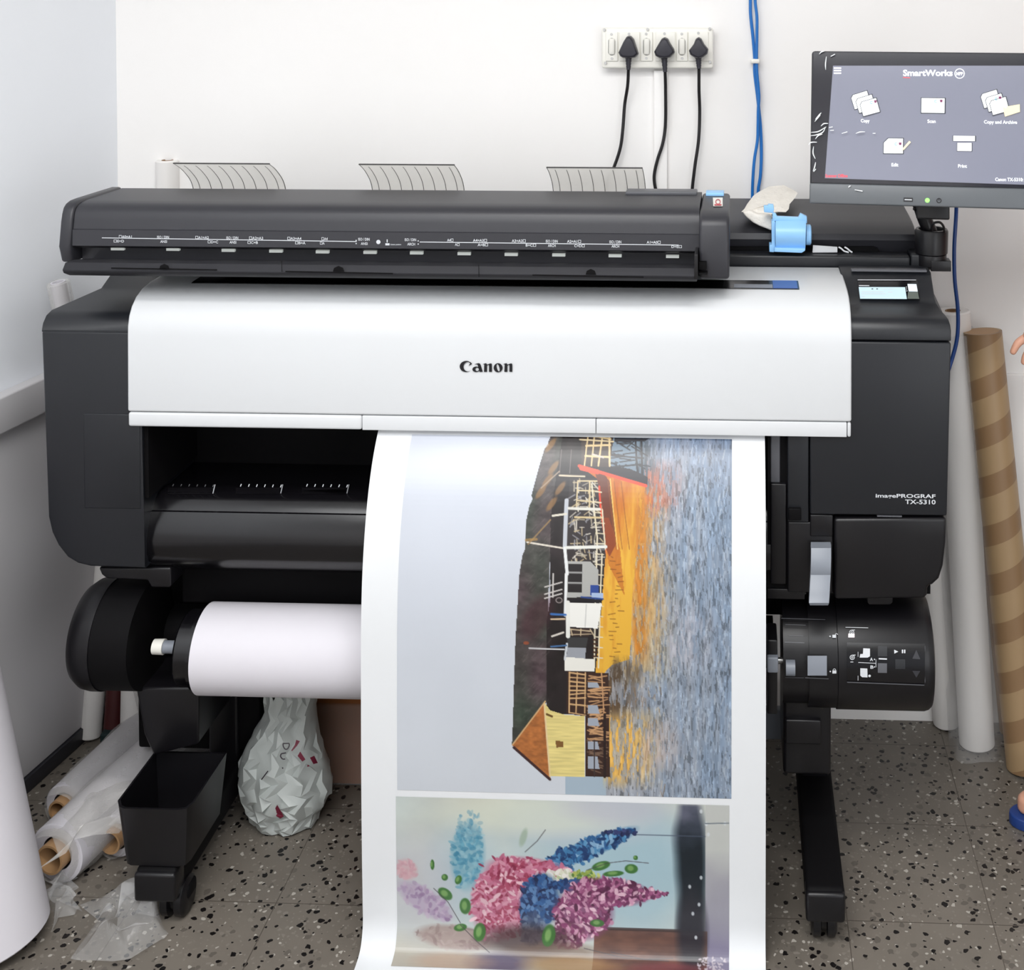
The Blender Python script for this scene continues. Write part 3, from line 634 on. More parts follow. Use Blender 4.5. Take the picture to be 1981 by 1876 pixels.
for x, y in mk_:
    a, b = P(x - 12.5, y + 2.6, 2.206), P(x + 12.5, y - 2.6, 2.206)
    sp('size_marker', MB().box(a.x, b.x, 2.204, 2.214, a.z, b.z), 'marker_light')
# white lettering on the front face
mb = MB(); mp = on_y(2.1755)
sk = .0105
def yl(x): return 463 + (x - 200) * sk
line(mb, [(197, yl(197) - 3), (690, yl(690) - 1)], 1.5, mp); line(mb, [(812, 468), (1313, 474)], 1.5, mp)
def two(x, a, b, wa, wb, dx=0): 
    y = yl(x) - 2
    if a: text(mb, a, x, y - 1, wa, 5.2, mp, .02, skew=sk)
    if b: text(mb, b, x + dx, y + 7.4, wb, 5.0, mp, .02, skew=sk)
two(230, '\u25A1A0=A1', '\u25A1E=D', 25, 20, -10); two(304, 'ISO / DIN', 'ANSI', 23, 13, 6); two(378, '\u25A1A1=A2', '\u25A1D=C', 26, 20, 24)
two(438, 'ISO / DIN', 'ANSI', 23, 13, 6); two(482, '\u25A1A2=A3', '\u25A1C=B', 27, 20, -3); two(556, '\u25A1A3=A4', '\u25A1B=A', 27, 20, 15); two(622, '\u25A1A4', '\u25A1A', 12, 9, -3)
two(693, 'ISO / DIN', 'ANSI', 22, 13, 5); two(783, 'ISO / DIN', 'ARCH', 22, 15, 5); two(865, 'A4\u25A1', 'A\u25A1', 12, 9, 15)
two(915, 'A4=A3\u25A1', 'A=B\u25A1', 27, 20, 9); two(990, 'A3=A2\u25A1', 'B=C\u25A1', 27, 20, 27); two(1056, 'ISO / DIN', 'ARCH', 23, 15, 4)
two(1097, 'A2=A1\u25A1', 'C=D\u25A1', 27, 20, 14); two(1179, 'ISO / DIN', 'ARCH', 23, 15, 4); two(1251, 'A1=A0\u25A1', 'D=E\u25A1', 27, 20, 48)
for x, y in [(689, 465), (689, 471), (809, 466), (809, 472)]: poly(mb, disc(x, y, 1.3, 8), mp)
poly(mb, disc(732, 468, 4.2, 14), mp); line(mb, [(749, 463), (749, 469)], 2, mp); rect(mb, 745.5, 470.5, 753.5, 474.5, mp)
text(mb, 'Center position', 755, 474, 21, 2.4, mp, .02)
sp('scale_lettering', mb, 'ink_silver', sb, smooth=False, flip=False, label='white paper size lettering')
# blue tab, warning label, button
tp = body[0][1]
def on_top(lift=.0008): return on_plane(Vector((0, rcap[0][0], rcap[0][1])), Vector((.3, rcap[0][0], rcap[0][1])), Vector((0, rcap[1][0], rcap[1][1])), lift)
mb = MB(); poly(mb, [(1379, 382), (1398, 382), (1398, 399), (1380, 399)], on_top(.0012)); sp('warning_label', mb, 'cream_plastic', rc_, smooth=False, flip=False)
mb = MB(); ring(mb, 1389, 390, 4.5, 1.5, on_top(.002), 12); line(mb, [(1382, 396), (1396, 396)], 2.5, on_top(.002)); sp('warning_mark', mb, 'label_red', rc_, smooth=False, flip=False)
sp('blue_tab', MB().box(X_at(1367, 380, 2.39), X_at(1401, 380, 2.39), 2.33, 2.365, rcap[0][1] - .001, rcap[0][1] + .005), 'light_blue', rc_, bevel=.001, label='pale blue tab')
sp('back_clip', MB().box(X_at(1215, 376, 2.38), X_at(1350, 376, 2.38), 2.325, 2.362, tp - .001, tp + .006), 'mid_grey', sb, bevel=.002)
# rear paper guides
for gi, (xa_, xb_, y0) in enumerate([(335, 521, 316), (694, 879, 318), (1057, 1243, 324)]):
    pr_g = [(2.40, y0), (2.43, y0 + 9), (2.455, y0 + 20), (2.475, y0 + 32), (2.487, y0 + 46), (2.492, y0 + 62)]
    a_, b_ = X_at(xa_, y0, 2.40), X_at(xb_, y0, 2.40); pts = [(Y, P(xa_, y, Y).z) for Y, y in pr_g]
    c_ = [Vector((0, Y, z)) for Y, z in pts]; cs = seg(c_, 4)
    rows = [[(a_, p.y, p.z), (b_, p.y, p.z)] for p in cs]
    gd = sp('paper_return_guide', MB().plate(rows, (0, .0018, 0)), 'guide_film', label='curved translucent paper guide, %s of three' % ['left', 'middle', 'right'][gi])
    mb = MB()
    for k in range(8):
        xk = a_ + (b_ - a_) * (.075 + .121 * k)
        mb.plate([[(xk, p.y - .0007, p.z), (xk + .0011, p.y - .0007, p.z)] for p in cs[2:]], (0, .0005, 0))
    mb.box(a_, b_, pts[0][0] - .001, pts[0][0] + .003, pts[0][1] - .001, pts[0][1] + .0012)
    for xk in (a_, b_ - .0012): mb.plate([[(xk, p.y - .0007, p.z), (xk + .0012, p.y - .0007, p.z)] for p in cs], (0, .0005, 0))
    sp('guide_ribs', mb, 'line_dark', gd)

# ------------------------------------------------------------------ print hanging out
px_l, px_r = 697, 1483
YH = 2.045
AX0, AX1 = X_at(697, 1200, YH), X_at(1482, 1200, YH)
spine = [(2.30, .905), (2.24, .893), (2.19, .873), (2.150, .843), (2.115, .80), (2.085, .74), (2.062, .66), (2.050, .57), (2.046, .45), (2.044, .30), (2.045, .16), (2.047, .08), (2.046, .035), (2.03, .008), (1.985, .0015), (1.93, .0015)]
sp3 = seg([Vector((0, y, z)) for y, z in spine], 8)
PS = thing('printed_sheet', 'wide glossy print hanging from the printer showing a boat picture and flowers', 'print', ((AX0 + AX1) / 2, 2.0, 0))
def edge_x(p):                 # edges stay straight
    return AX0, AX1
mb = MB(); rows = []
for p in sp3: rows.append([(AX0 + (AX1 - AX0) * t, p.y, p.z) for t in np.linspace(0, 1, 5)])
mesh('sheet', mb.plate(rows, (0, .0004, 0)), 'paper_white', PS)
# arc table for mapping photo rows to spine
def spine_at(py, px=1100):
    d = ray(px, py)
    for a, b in zip(sp3, sp3[1:]):
        n = Vector((0, (b - a).z, -(b - a).y))
        if n.length < 1e-9: continue
        den = d.dot(n)
        if abs(den) < 1e-9: continue
        p = CAM + d * ((a - CAM).dot(n) / den)
        t = (p - a).dot(Vector((0, b.y - a.y, b.z - a.z))) / ((b.y - a.y) ** 2 + (b.z - a.z) ** 2)
        if -.001 <= t <= 1.001 and a.z < .888:
            nn = Vector((0, n.y, n.z)).normalized()
            if nn.dot(CAM - p) < 0: nn = -nn
            return p, nn
    return None, None

# ---- small raster painter working in photo pixels on numpy arrays
class Canvas:
    def __init__(s, x0, y0, x1, y1, k, bg):
        s.x0, s.y0, s.x1, s.y1 = x0, y0, x1, y1; s.w = int((x1 - x0) / k); s.h = int((y1 - y0) / k)
        s.X, s.Y = np.meshgrid(np.linspace(x0, x1, s.w), np.linspace(y0, y1, s.h)); s.a = np.zeros((s.h, s.w, 3)) + np.array(bg, float)
    def noise(s, sx, sy, seed, oct=1):
        rs = np.random.RandomState(seed); out = 0; amp = 1; tot = 0
        for o in range(oct):
            gx = int((s.x1 - s.x0) / sx * 2 ** o) + 3; gy = int((s.y1 - s.y0) / sy * 2 ** o) + 3; g_ = rs.rand(gy, gx)
            u = (s.X - s.x0) / sx * 2 ** o; v = (s.Y - s.y0) / sy * 2 ** o; i = u.astype(int).clip(0, gx - 2); j = v.astype(int).clip(0, gy - 2); fu = u - i; fv = v - j
            fu = fu * fu * (3 - 2 * fu); fv = fv * fv * (3 - 2 * fv)
            out = out + amp * ((g_[j, i] * (1 - fu) + g_[j, i + 1] * fu) * (1 - fv) + (g_[j + 1, i] * (1 - fu) + g_[j + 1, i + 1] * fu) * fv); tot += amp; amp *= .5
        return out / tot
    def mask(s, pts):
        m = np.zeros(s.X.shape, bool); n = len(pts)
        for i in range(n):
            (xa, ya), (xb, yb) = pts[i], pts[(i + 1) % n]
            if ya == yb: continue
            c = ((s.Y >= ya) != (s.Y >= yb)) & (s.X < (xb - xa) * (s.Y - ya) / (yb - ya) + xa); m ^= c
        return m
    def put(s, m, c, a=1.0):
        m = m.astype(float)[..., None] * a if not isinstance(a, np.ndarray) else (m.astype(float) * a)[..., None]
        s.a = s.a * (1 - m) + np.array(c, float) * m
    def poly(s, pts, c, a=1.0): s.put(s.mask(pts), c, a)
    def line(s, x0, y0, x1, y1, w, c, a=1.0):
        lo_x, hi_x, lo_y, hi_y = min(x0, x1) - w - 1, max(x0, x1) + w + 1, min(y0, y1) - w - 1, max(y0, y1) + w + 1
        kx = s.w / (s.x1 - s.x0); ky = s.h / (s.y1 - s.y0)
        i0 = max(int((lo_x - s.x0) * kx), 0); i1 = min(int((hi_x - s.x0) * kx) + 1, s.w); j0 = max(int((lo_y - s.y0) * ky), 0); j1 = min(int((hi_y - s.y0) * ky) + 1, s.h)
        if i0 >= i1 or j0 >= j1: return
        X = s.X[j0:j1, i0:i1]; Y = s.Y[j0:j1, i0:i1]; dx, dy = x1 - x0, y1 - y0; L = dx * dx + dy * dy or 1
        t = ((X - x0) * dx + (Y - y0) * dy) / L; t = t.clip(0, 1); d = np.hypot(X - x0 - t * dx, Y - y0 - t * dy)
        m = (np.clip(w / 2 + .6 - d, 0, 1) * a)[..., None]; s.a[j0:j1, i0:i1] = s.a[j0:j1, i0:i1] * (1 - m) + np.array(c, float) * m
    def blob(s, cx, cy, rx, ry, c, a=1.0, soft=.3, rot=0):
        m_ = max(rx, ry) * (1 + soft) + 1
        kx = s.w / (s.x1 - s.x0); ky = s.h / (s.y1 - s.y0)
        i0 = max(int((cx - m_ - s.x0) * kx), 0); i1 = min(int((cx + m_ - s.x0) * kx) + 1, s.w); j0 = max(int((cy - m_ - s.y0) * ky), 0); j1 = min(int((cy + m_ - s.y0) * ky) + 1, s.h)
        if i0 >= i1 or j0 >= j1: return
        X = s.X[j0:j1, i0:i1] - cx; Y = s.Y[j0:j1, i0:i1] - cy; co, si = math.cos(rot), math.sin(rot)
        d = np.hypot((X * co + Y * si) / rx, (-X * si + Y * co) / ry); m = (np.clip((1 + soft - d) / (soft + .05), 0, 1) * a)[..., None]
        s.a[j0:j1, i0:i1] = s.a[j0:j1, i0:i1] * (1 - m) + np.array(c, float) * m
def lerp(a, b, t): t = np.clip(t, 0, 1)[..., None]; return np.array(a, float) * (1 - t) + np.array(b, float) * t
def emit_canvas(cv, name, parent, label, lift=.0006, slant=0.0):
    ys = np.linspace(cv.y0, cv.y1, cv.h); vs = np.zeros((cv.h, cv.w, 3))
    xs = AX0 + (np.linspace(cv.x0, cv.x1, cv.w) - 697) / 785.0 * (AX1 - AX0)
    for j, y in enumerate(ys):
        p, n = spine_at(y)
        if p is None: p, n = last
        last = (p, n)
        vs[j, :, 0] = xs; vs[j, :, 1] = p.y + n.y * lift; vs[j, :, 2] = p.z + n.z * lift
    vs -= np.array(ORI[parent.name])
    V = vs.reshape(-1, 3); idx = np.arange(cv.h * cv.w).reshape(cv.h, cv.w)
    q = np.stack([idx[:-1, :-1], idx[1:, :-1], idx[1:, 1:], idx[:-1, 1:]], -1).reshape(-1, 4)
    me = bpy.data.meshes.new(name); me.vertices.add(len(V)); me.vertices.foreach_set('co', V.ravel().astype(np.float32))
    me.loops.add(q.size); me.loops.foreach_set('vertex_index', q.ravel().astype(np.int32)); me.polygons.add(len(q))
    me.polygons.foreach_set('loop_start', (np.arange(len(q)) * 4).astype(np.int32)); me.polygons.foreach_set('loop_total', np.full(len(q), 4, np.int32))
    me.update(calc_edges=True); me.validate()
    at_ = me.color_attributes.new('ink', 'FLOAT_COLOR', 'POINT'); c = np.clip(cv.a.reshape(-1, 3) / 255, 0, 1)
    c = np.where(c <= .04045, c / 12.92, ((c + .055) / 1.055) ** 2.4); c = np.concatenate([c, np.ones((len(c), 1))], 1)
    at_.data.foreach_set('color', c.astype(np.float32).ravel()); me.polygons.foreach_set('use_smooth', [True] * len(me.polygons))
    me.materials.append(M['print_ink']); o = bpy.data.objects.new(name, me); COL.objects.link(o); o.parent = parent; o['label'] = label; return o
M['print_ink'] = attr_mat('print_ink', .3)

# ---- picture 1: boat moored by a stilt house, turned on its side
rs = np.random.RandomState(3)
c = Canvas(768, 845, 1416, 1536, 1.25, (212, 217, 231))
n1 = c.noise(120, 120, 1, 2); c.a = c.a + (n1[..., None] - .5) * 8 + (c.Y[..., None] - 845) / 700 * np.array([2, 2, -2])
wx = 1168
water = c.X > wx - 60
st = c.noise(5, 34, 2, 3); st2 = c.noise(9, 80, 4, 3); fine = c.noise(2.6, 15, 5, 2)
t = (c.X - 1180) / 240
wc = lerp((168, 172, 182), (138, 156, 180), t + (st2 - .5) * 1.2)
wc = wc * (1 + ((st - .5) * .3)[..., None]); wc = np.where((fine > .68)[..., None], wc * .72, wc); wc = np.where((fine < .27)[..., None], wc * 1.12 + 6, wc)
topd = np.clip((980 - c.Y) / 150, 0, 1); wc = wc * (1 - .22 * topd[..., None]) + np.array([0, 4, 14]) * topd[..., None]
wb_ = np.where(c.Y > 1500, 1096, 1168); c.a = np.where((c.X > wb_)[..., None], wc, c.a)
m = (c.X > 1096) & (c.Y > 1500) & (c.X < 1175); c.a = np.where(m[..., None], np.array([170, 188, 205]) + (n1[..., None] - .5) * 14, c.a)
def refl(x0, x1, y0, y1, col, amt, seed):
    nn = c.noise(4, 24, seed, 3); f = np.clip((c.X - x0) / 12, 0, 1) * np.clip((x1 - c.X) / (x1 - x0) * 1.4, 0, 1) * np.clip((c.Y - y0) / 40, 0, 1) * np.clip((y1 - c.Y) / 40, 0, 1)
    a = np.clip(f * amt * (.35 + 1.2 * (nn > .47)), 0, 1)[..., None]; c.a = c.a * (1 - a) + np.array(col) * (.75 + .5 * nn[..., None]) * a
refl(1215, 1330, 880, 1010, (214, 96, 54), .5, 11); refl(1210, 1300, 930, 1260, (206, 148, 72), .62, 12); refl(1200, 1320, 1060, 1330, (214, 176, 110), .42, 13)
refl(1165, 1290, 1360, 1525, (226, 178, 92), .85, 14); refl(1240, 1340, 1380, 1500, (200, 178, 168), .4, 16); refl(1170, 1250, 1270, 1400, (92, 74, 56), .8, 15); refl(1290, 1400, 1150, 1300, (190, 186, 196), .4, 17)
for i in range(900):
    x = 1185 + rs.rand() ** .8 * 230; y = 850 + rs.rand() * 680; L = 5 + rs.rand() * 16; dk_ = rs.rand() < .6
    col = (96, 104, 118) if dk_ else (206, 214, 226)
    if y > 1060 and x < 1290 and rs.rand() < .6: col = (140, 104, 66) if dk_ else (226, 206, 176)
    c.line(x, y, x + rs.randn() * 2.2, y + L, 1.2 + rs.rand() * 1.1, col, .42)
# dark pier at top right of the boat
pm = c.mask([(1168, 840), (1238, 840), (1242, 880), (1246, 938), (1160, 900)]); c.put(pm, (112, 132, 150)); refl(1225, 1275, 830, 960, (60, 72, 84), .8, 36)
c.poly([(1180, 846), (1250, 846), (1240, 852), (1180, 853)], (28, 28, 38))
for i in range(26):
    x = 1176 + rs.rand() * 55; y = 848 + rs.rand() * 55; a = rs.choice([0.1, .5, 1.4, 2.4, 3.0]); L = 14 + rs.rand() * 26
    c.line(x, y, x + L * math.cos(a), y + L * math.sin(a), 2.2, (24, 28, 38))
c.line(1178, 880, 1240, 884, 3, (24, 28, 38)); c.line(1180, 902, 1236, 896, 3, (24, 28, 38)); c.line(1222, 846, 1230, 915, 3.5, (24, 26, 36)); c.line(1234, 846, 1240, 925, 4, (24, 26, 36))
c.poly([(1160, 898), (1215, 905), (1250, 920), (1250, 938), (1160, 915)], (34, 30, 38))
# roof and shadowed wall
roof = [(1052, 840), (1046, 857), (1050, 862), (1041, 868), (1035, 895), (1028, 930), (1022, 960), (1025, 966), (1019, 980), (1014, 1010), (1014, 1064), (1010, 1075), (1005, 1110), (1002, 1180), (999, 1240), (996, 1330), (994, 1400), (992, 1444), (1000, 1440), (1060, 1358), (1062, 1160), (1066, 1000), (1080, 840)]
rm = c.mask(roof); tx = c.noise(14, 9, 21, 4); c.put(rm, (66, 64, 62)); c.a = np.where(rm[..., None], c.a * (.7 + .75 * tx[..., None]) + (c.noise(40, 60, 22)[..., None] - .5) * np.array([26, -4, 14]), c.a)
c.poly([(1066, 1160), (1062, 1000), (1075, 840), (1175, 840), (1175, 900), (1170, 1300), (1135, 1380), (1060, 1382), (1060, 1200)], (34, 28, 30))
tm = c.mask([(1062, 840), (1135, 840), (1110, 900), (1095, 1300), (1062, 1370)]); c.a = np.where(tm[..., None], c.a * (.6 + .9 * c.noise(18, 22, 23, 3)[..., None]), c.a)
for i in range(150):
    x = 1003 + rs.rand() * 58; y = 880 + rs.rand() * 520
    if x < 1003 + (1400 - y) * .06: continue
    L = 5 + rs.rand() * 9; c.line(x, y, x + L * .7, y - L * .8, 1.1, (118, 112, 108), .35)
for x, y in [(1040, 952), (1052, 930), (1063, 975), (1078, 945), (1062, 905), (1052, 862)]: c.blob(x, y, 4.5, 13, (150, 112, 70), .8, .5, .6)
c.blob(1040, 1195, 18, 34, (74, 40, 50), .6, .8, .5); c.blob(1020, 1245, 5, 3, (160, 80, 50), .8)
# timber ends of the pier
def lattice(x0, x1, y0, y1, nx, ny, col, w, jit=3, seed=0, skip=.12, bg=None):
    r_ = np.random.RandomState(seed)
    if bg is not None: c.poly([(x0, y0), (x1, y0), (x1, y1), (x0, y1)], bg)
    for i in range(nx):
        x = x0 + (x1 - x0) * i / max(nx - 1, 1) + r_.randn() * jit * .3; c.line(x, y0, x + r_.randn() * jit, y1, w * (0.8 + .5 * r_.rand()), col)
    for i in range(ny):
        if r_.rand() < skip: continue
        y = y0 + (y1 - y0) * i / max(ny - 1, 1) + r_.randn() * jit * .3; c.line(x0, y, x1, y + r_.randn() * jit, w * (.7 + .5 * r_.rand()), col)
c.poly([(1112, 840), (1178, 840), (1174, 902), (1118, 902)], (60, 46, 40))
lattice(1124, 1172, 842, 900, 4, 4, (222, 196, 148), 3.2, 4, 1)
c.line(1110, 850, 1178, 853, 2.5, (220, 200, 160)); c.line(1138, 878, 1160, 884, 3, (200, 190, 180))
for x in (1075, 1095): c.line(x, 870, x, 915, 1.5, (110, 100, 100))
c.line(1075, 920, 1125, 921, 3, (220, 205, 180)); c.line(1040, 945, 1074, 912, 2, (170, 150, 130))
# clutter between cabin bar and hull
c.poly([(1096, 925), (1165, 925), (1180, 1090), (1096, 1090)], (50, 44, 46))
for i in range(120):
    x = 1102 + rs.rand() * 62; y = 925 + rs.rand() * 160; L = 5 + rs.rand() * 16; a = rs.choice([0, 1.57, 1.5, .6, 2.5]) + rs.randn() * .12
    col = [(190, 180, 160), (210, 190, 150), (150, 150, 158), (228, 222, 210)][rs.randint(4)]; c.line(x, y, x + L * math.cos(a), y + L * math.sin(a), 1.4 + rs.rand(), col, .85)
lattice(1112, 1160, 930, 985, 3, 4, (216, 196, 156), 2.6, 2, 5)
# hull
hull = [(1113, 900), (1160, 912), (1247, 936), (1244, 960), (1236, 1020), (1230, 1090), (1224, 1160), (1223, 1225), (1220, 1272), (1186, 1284), (1166, 1305), (1154, 1304), (1160, 1240), (1166, 1170), (1170, 1100), (1173, 1060), (1168, 1000), (1158, 950), (1150, 925)]
hm = c.mask(hull); v = np.clip((c.Y - 930) / 230, 0, 1); u = np.clip((c.X - 1160) / 80, 0, 1)
hc = lerp((196, 104, 30), (236, 182, 66), v * .9 + u * .45 + (c.noise(7, 40, 31, 3) - .5) * .9); c.a = np.where(hm[..., None], hc, c.a)
dk = c.mask([(1146, 915), (1162, 914), (1175, 930), (1186, 1000), (1192, 1050), (1180, 1075), (1172, 1060), (1166, 1000), (1156, 945)]); c.put(dk, (96, 46, 34), .88)
dd = c.mask([(1166, 1000), (1176, 1000), (1200, 1060), (1210, 1150), (1178, 1090)]); c.put(dd, (176, 74, 24), .5)
for x0 in (1192, 1204, 1218): c.line(x0 - 20, 930, x0, 1060, 1.6, (150, 84, 34), .7)
c.line(1176, 925, 1195, 1060, 2, (238, 196, 110)); 
refl(1224, 1262, 930, 1290, (196, 128, 52), .9, 33)
for i in range(26):
    y = 1075 + i * 8; x = 1178 + rs.rand() * 20; c.line(x, y, x + 3 + rs.rand() * 12, y + rs.randn(), 1.3, (110, 60, 25), .75)
c.line(1113, 901, 1247, 937, 6, (232, 78, 48)); c.line(1118, 905, 1150, 912, 9, (236, 84, 56)); c.line(1155, 940, 1160, 985, 3.5, (232, 74, 46)); c.line(1160, 985, 1168, 1030, 3, (225, 80, 50)); c.line(1168, 1030, 1173, 1070, 2, (240, 130, 70))
refl(1180, 1262, 1262, 1330, (84, 70, 56), .9, 35)
# railing
c.line(1140, 935, 1155, 1040, 2.6, (232, 222, 196)); c.line(1155, 1040, 1152, 1290, 2.6, (232, 222, 196)); c.line(1165, 1070, 1160, 1290, 2.4, (232, 222, 196)); c.line(1163, 985, 1171, 1060, 2.4, (232, 222, 196))
for y in range(950, 1290, 20): c.line(1148 if y < 1030 else 1152, y, 1168 if y > 1000 else 1160, y + 1, 2, (226, 214, 186))
# cabin
c.poly([(1098, 1085), (1142, 1085), (1158, 1100), (1158, 1152), (1098, 1156)], (176, 176, 174)); c.poly([(1100, 1090), (1127, 1090), (1127, 1145), (1100, 1145)], (34, 30, 32))
for y in (1107, 1127): c.line(1100, y, 1127, y, 3, (160, 160, 160))
c.poly([(1144, 1130), (1160, 1130), (1160, 1150), (1144, 1150)], (42, 72, 150)); c.poly([(1146, 1145), (1168, 1145), (1168, 1156), (1146, 1156)], (170, 190, 225)); c.line(1126, 1154, 1168, 1157, 3, (40, 70, 140))
c.poly([(1105, 1158), (1165, 1158), (1165, 1164), (1105, 1164)], (24, 22, 28)); c.poly([(1097, 1165), (1166, 1166), (1158, 1214), (1105, 1212)], (244, 243, 240)); c.line(1136, 1168, 1134, 1212, 1.2, (190, 190, 190))
c.poly([(1105, 1214), (1145, 1214), (1142, 1230), (1105, 1230)], (60, 46, 42)); lattice(1106, 1146, 1216, 1228, 3, 2, (200, 180, 150), 2, 3, 8)
c.poly([(1100, 1232), (1140, 1232), (1136, 1252), (1100, 1252)], (58, 58, 60)); c.poly([(1100, 1252), (1136, 1252), (1134, 1275), (1098, 1275)], (158, 162, 172)); c.poly([(1094, 1270), (1152, 1274), (1152, 1297), (1095, 1297)], (240, 238, 232))
for y in range(1236, 1275, 8): c.line(1150, y, 1158, y, 3, (70, 40, 24))
c.line(1092, 968, 1092, 1060, 8, (196, 200, 210)); c.line(1092, 1060, 1098, 1110, 6, (236, 238, 240)); c.line(1096, 1110, 1095, 1190, 5, (236, 238, 240)); c.line(1100, 1165, 1101, 1230, 8, (236, 236, 232)); c.line(1099, 1245, 1095, 1275, 4, (210, 215, 222))
c.line(1097, 983, 1158, 984, 5, (226, 224, 216)); c.line(1096, 1059, 1172, 1056, 6, (232, 232, 228)); c.line(1018, 1050, 1087, 1060, 3.2, (226, 218, 206)); c.line(1020, 1054, 1062, 1006, 2.4, (150, 122, 84)); c.line(1016, 1046, 1036, 1044, 5, (180, 140, 80), .7); c.line(1066, 998, 1092, 994, 4, (224, 218, 204))
c.line(1110, 1000, 1162, 1000, 3.5, (218, 196, 150)); c.line(1071, 1110, 1071, 1155, 2.6, (206, 202, 200))
for y in (1130, 1144, 1152): c.line(1055, y + 6, 1088, y - 4, 2.4, (206, 202, 200))
ring_ = [(1083 + 6 * math.cos(a), 1161 + 5 * math.sin(a)) for a in np.linspace(0, 6.28, 12)]
for a, b in zip(ring_, ring_[1:]): c.line(*a, *b, 1.6, (150, 140, 140))
c.line(1068, 1188, 1096, 1189, 4, (60, 110, 180)); c.line(1068, 1198, 1094, 1197, 3, (216, 190, 160)); c.line(1070, 1231, 1092, 1223, 3.5, (220, 214, 206)); c.line(1026, 1255, 1094, 1256, 2.6, (214, 214, 218)); c.line(1068, 1251, 1098, 1248, 3, (70, 110, 160))
# jetty and stilts
c.poly([(1100, 1297), (1180, 1300), (1182, 1500), (1134, 1500), (1134, 1384), (1098, 1380)], (58, 36, 30))
lattice(1104, 1135, 1300, 1378, 3, 10, (216, 176, 128), 2.4, 2, 9, .1)
for i in range(70):
    y = 1305 + rs.rand() * 190; x = 1138 + rs.rand() * 8; c.line(x, y, x + 16 + rs.rand() * 24, y + rs.randn() * 8, 1.6 + rs.rand(), (206, 160, 116) if y < 1430 else (120, 96, 80), .9)
for y0, y1 in [(1318, 1328), (1362, 1378), (1388, 1402), (1432, 1448), (1462, 1485)]: c.poly([(1140, y0), (1158, y0), (1162, y1), (1140, y1)], (164, 172, 186))
c.line(1166, 1300, 1174, 1440, 2.4, (196, 150, 110)); c.line(1172, 1380, 1172, 1500, 5, (40, 26, 26)); c.line(1152, 1430, 1152, 1500, 2, (60, 50, 50))
# end house
c.poly([(993, 1444), (1056, 1358), (1067, 1506)], (176, 108, 58)); tm = c.mask([(993, 1444), (1056, 1358), (1067, 1506)]); c.a = np.where(tm[..., None], c.a * (.8 + .4 * c.noise(9, 5, 41, 3)[..., None]), c.a)
wl = [(1056, 1360), (1066, 1374), (1094, 1382), (1133, 1384), (1133, 1502), (1066, 1502)]; c.poly(wl, (232, 214, 140)); tm = c.mask(wl); c.a = np.where(tm[..., None], c.a * (.9 + .2 * c.noise(30, 3, 42, 2)[..., None]), c.a)
c.line(1055, 1362, 1066, 1502, 3, (232, 206, 160)); c.line(993, 1443, 1057, 1357, 2.2, (220, 180, 130)); c.line(996, 1448, 1066, 1508, 5, (64, 40, 42)); c.poly([(1077, 1432), (1092, 1434), (1092, 1445), (1078, 1446)], (130, 92, 48)); c.line(1060, 1382, 1070, 1386, 4, (110, 80, 40))
emit_canvas(c, 'boat_picture', PS, 'printed picture of an orange boat beside a stilt house, turned sideways')

# ---- picture 2: lilac blossoms painting
c = Canvas(765, 1549, 1412, 1880, 1.25, (208, 214, 208))
nA = c.noise(70, 50, 51, 5); nB = c.noise(160, 120, 52, 3)
c.a = lerp((196, 202, 200), (222, 228, 220), nA); c.a += (nB[..., None] - .5) * np.array([-14, 2, 24])
def soft(cx, cy, rx, ry, col, a, n=1): c.blob(cx, cy, rx, ry, col, a, 1.2)
soft(1180, 1640, 110, 60, (176, 202, 216), .75); soft(1230, 1700, 70, 70, (170, 200, 214), .8); soft(1130, 1590, 80, 25, (200, 206, 220), .6); soft(900, 1700, 40, 60, (176, 200, 214), .6); soft(800, 1720, 50, 60, (200, 196, 206), .5)
soft(1040, 1580, 110, 22, (224, 230, 216), .7); soft(1190, 1560, 60, 18, (196, 196, 212), .6)
fx = lambda x, y: (690 + x / 2.508, 1520 + y / 2.508)
c.a = np.where((c.Y > 1800)[..., None], c.a * (1 - .35 * np.clip((c.Y - 1800) / 60, 0, 1)[..., None]) + np.array([50, 40, 34]) * np.clip((c.Y - 1800) / 60, 0, 1)[..., None] * .9, c.a)
# window post
post = np.clip(1 - np.abs(c.X - 1338 - (c.noise(60, 60, 55) - .5) * 14) / 34, 0, 1); post = np.clip(post * 1.8, 0, 1) * np.clip((c.Y - 1545) / 8, 0, 1)
pc_ = lerp((104, 106, 126), (18, 30, 40), (c.Y - 1560) / 110 + (nA - .5) * 1.4); c.a = c.a * (1 - post[..., None]) + pc_ * post[..., None]
m = c.X > 1366; c.a = np.where(m[..., None], lerp((202, 204, 202), (130, 124, 150), (c.Y - 1640) / 180 + (nB - .5) * .8), c.a)
m = (c.X > 1150) & (c.X < 1370) & (c.Y > 1792); c.a = np.where(m[..., None], lerp((132, 92, 76), (84, 58, 54), (c.noise(30, 14, 56, 3))), c.a); m = (c.X > 1150) & (c.Y > 1790) & (c.Y < 1796) & (c.X < 1350); c.put(m, (60, 44, 42), .8)
c.blob(1340, 1800, 20, 60, (30, 28, 40), .9, .8)
c.line(1230, 1610, 1366, 1610, 1.6, (80, 90, 110), .8)
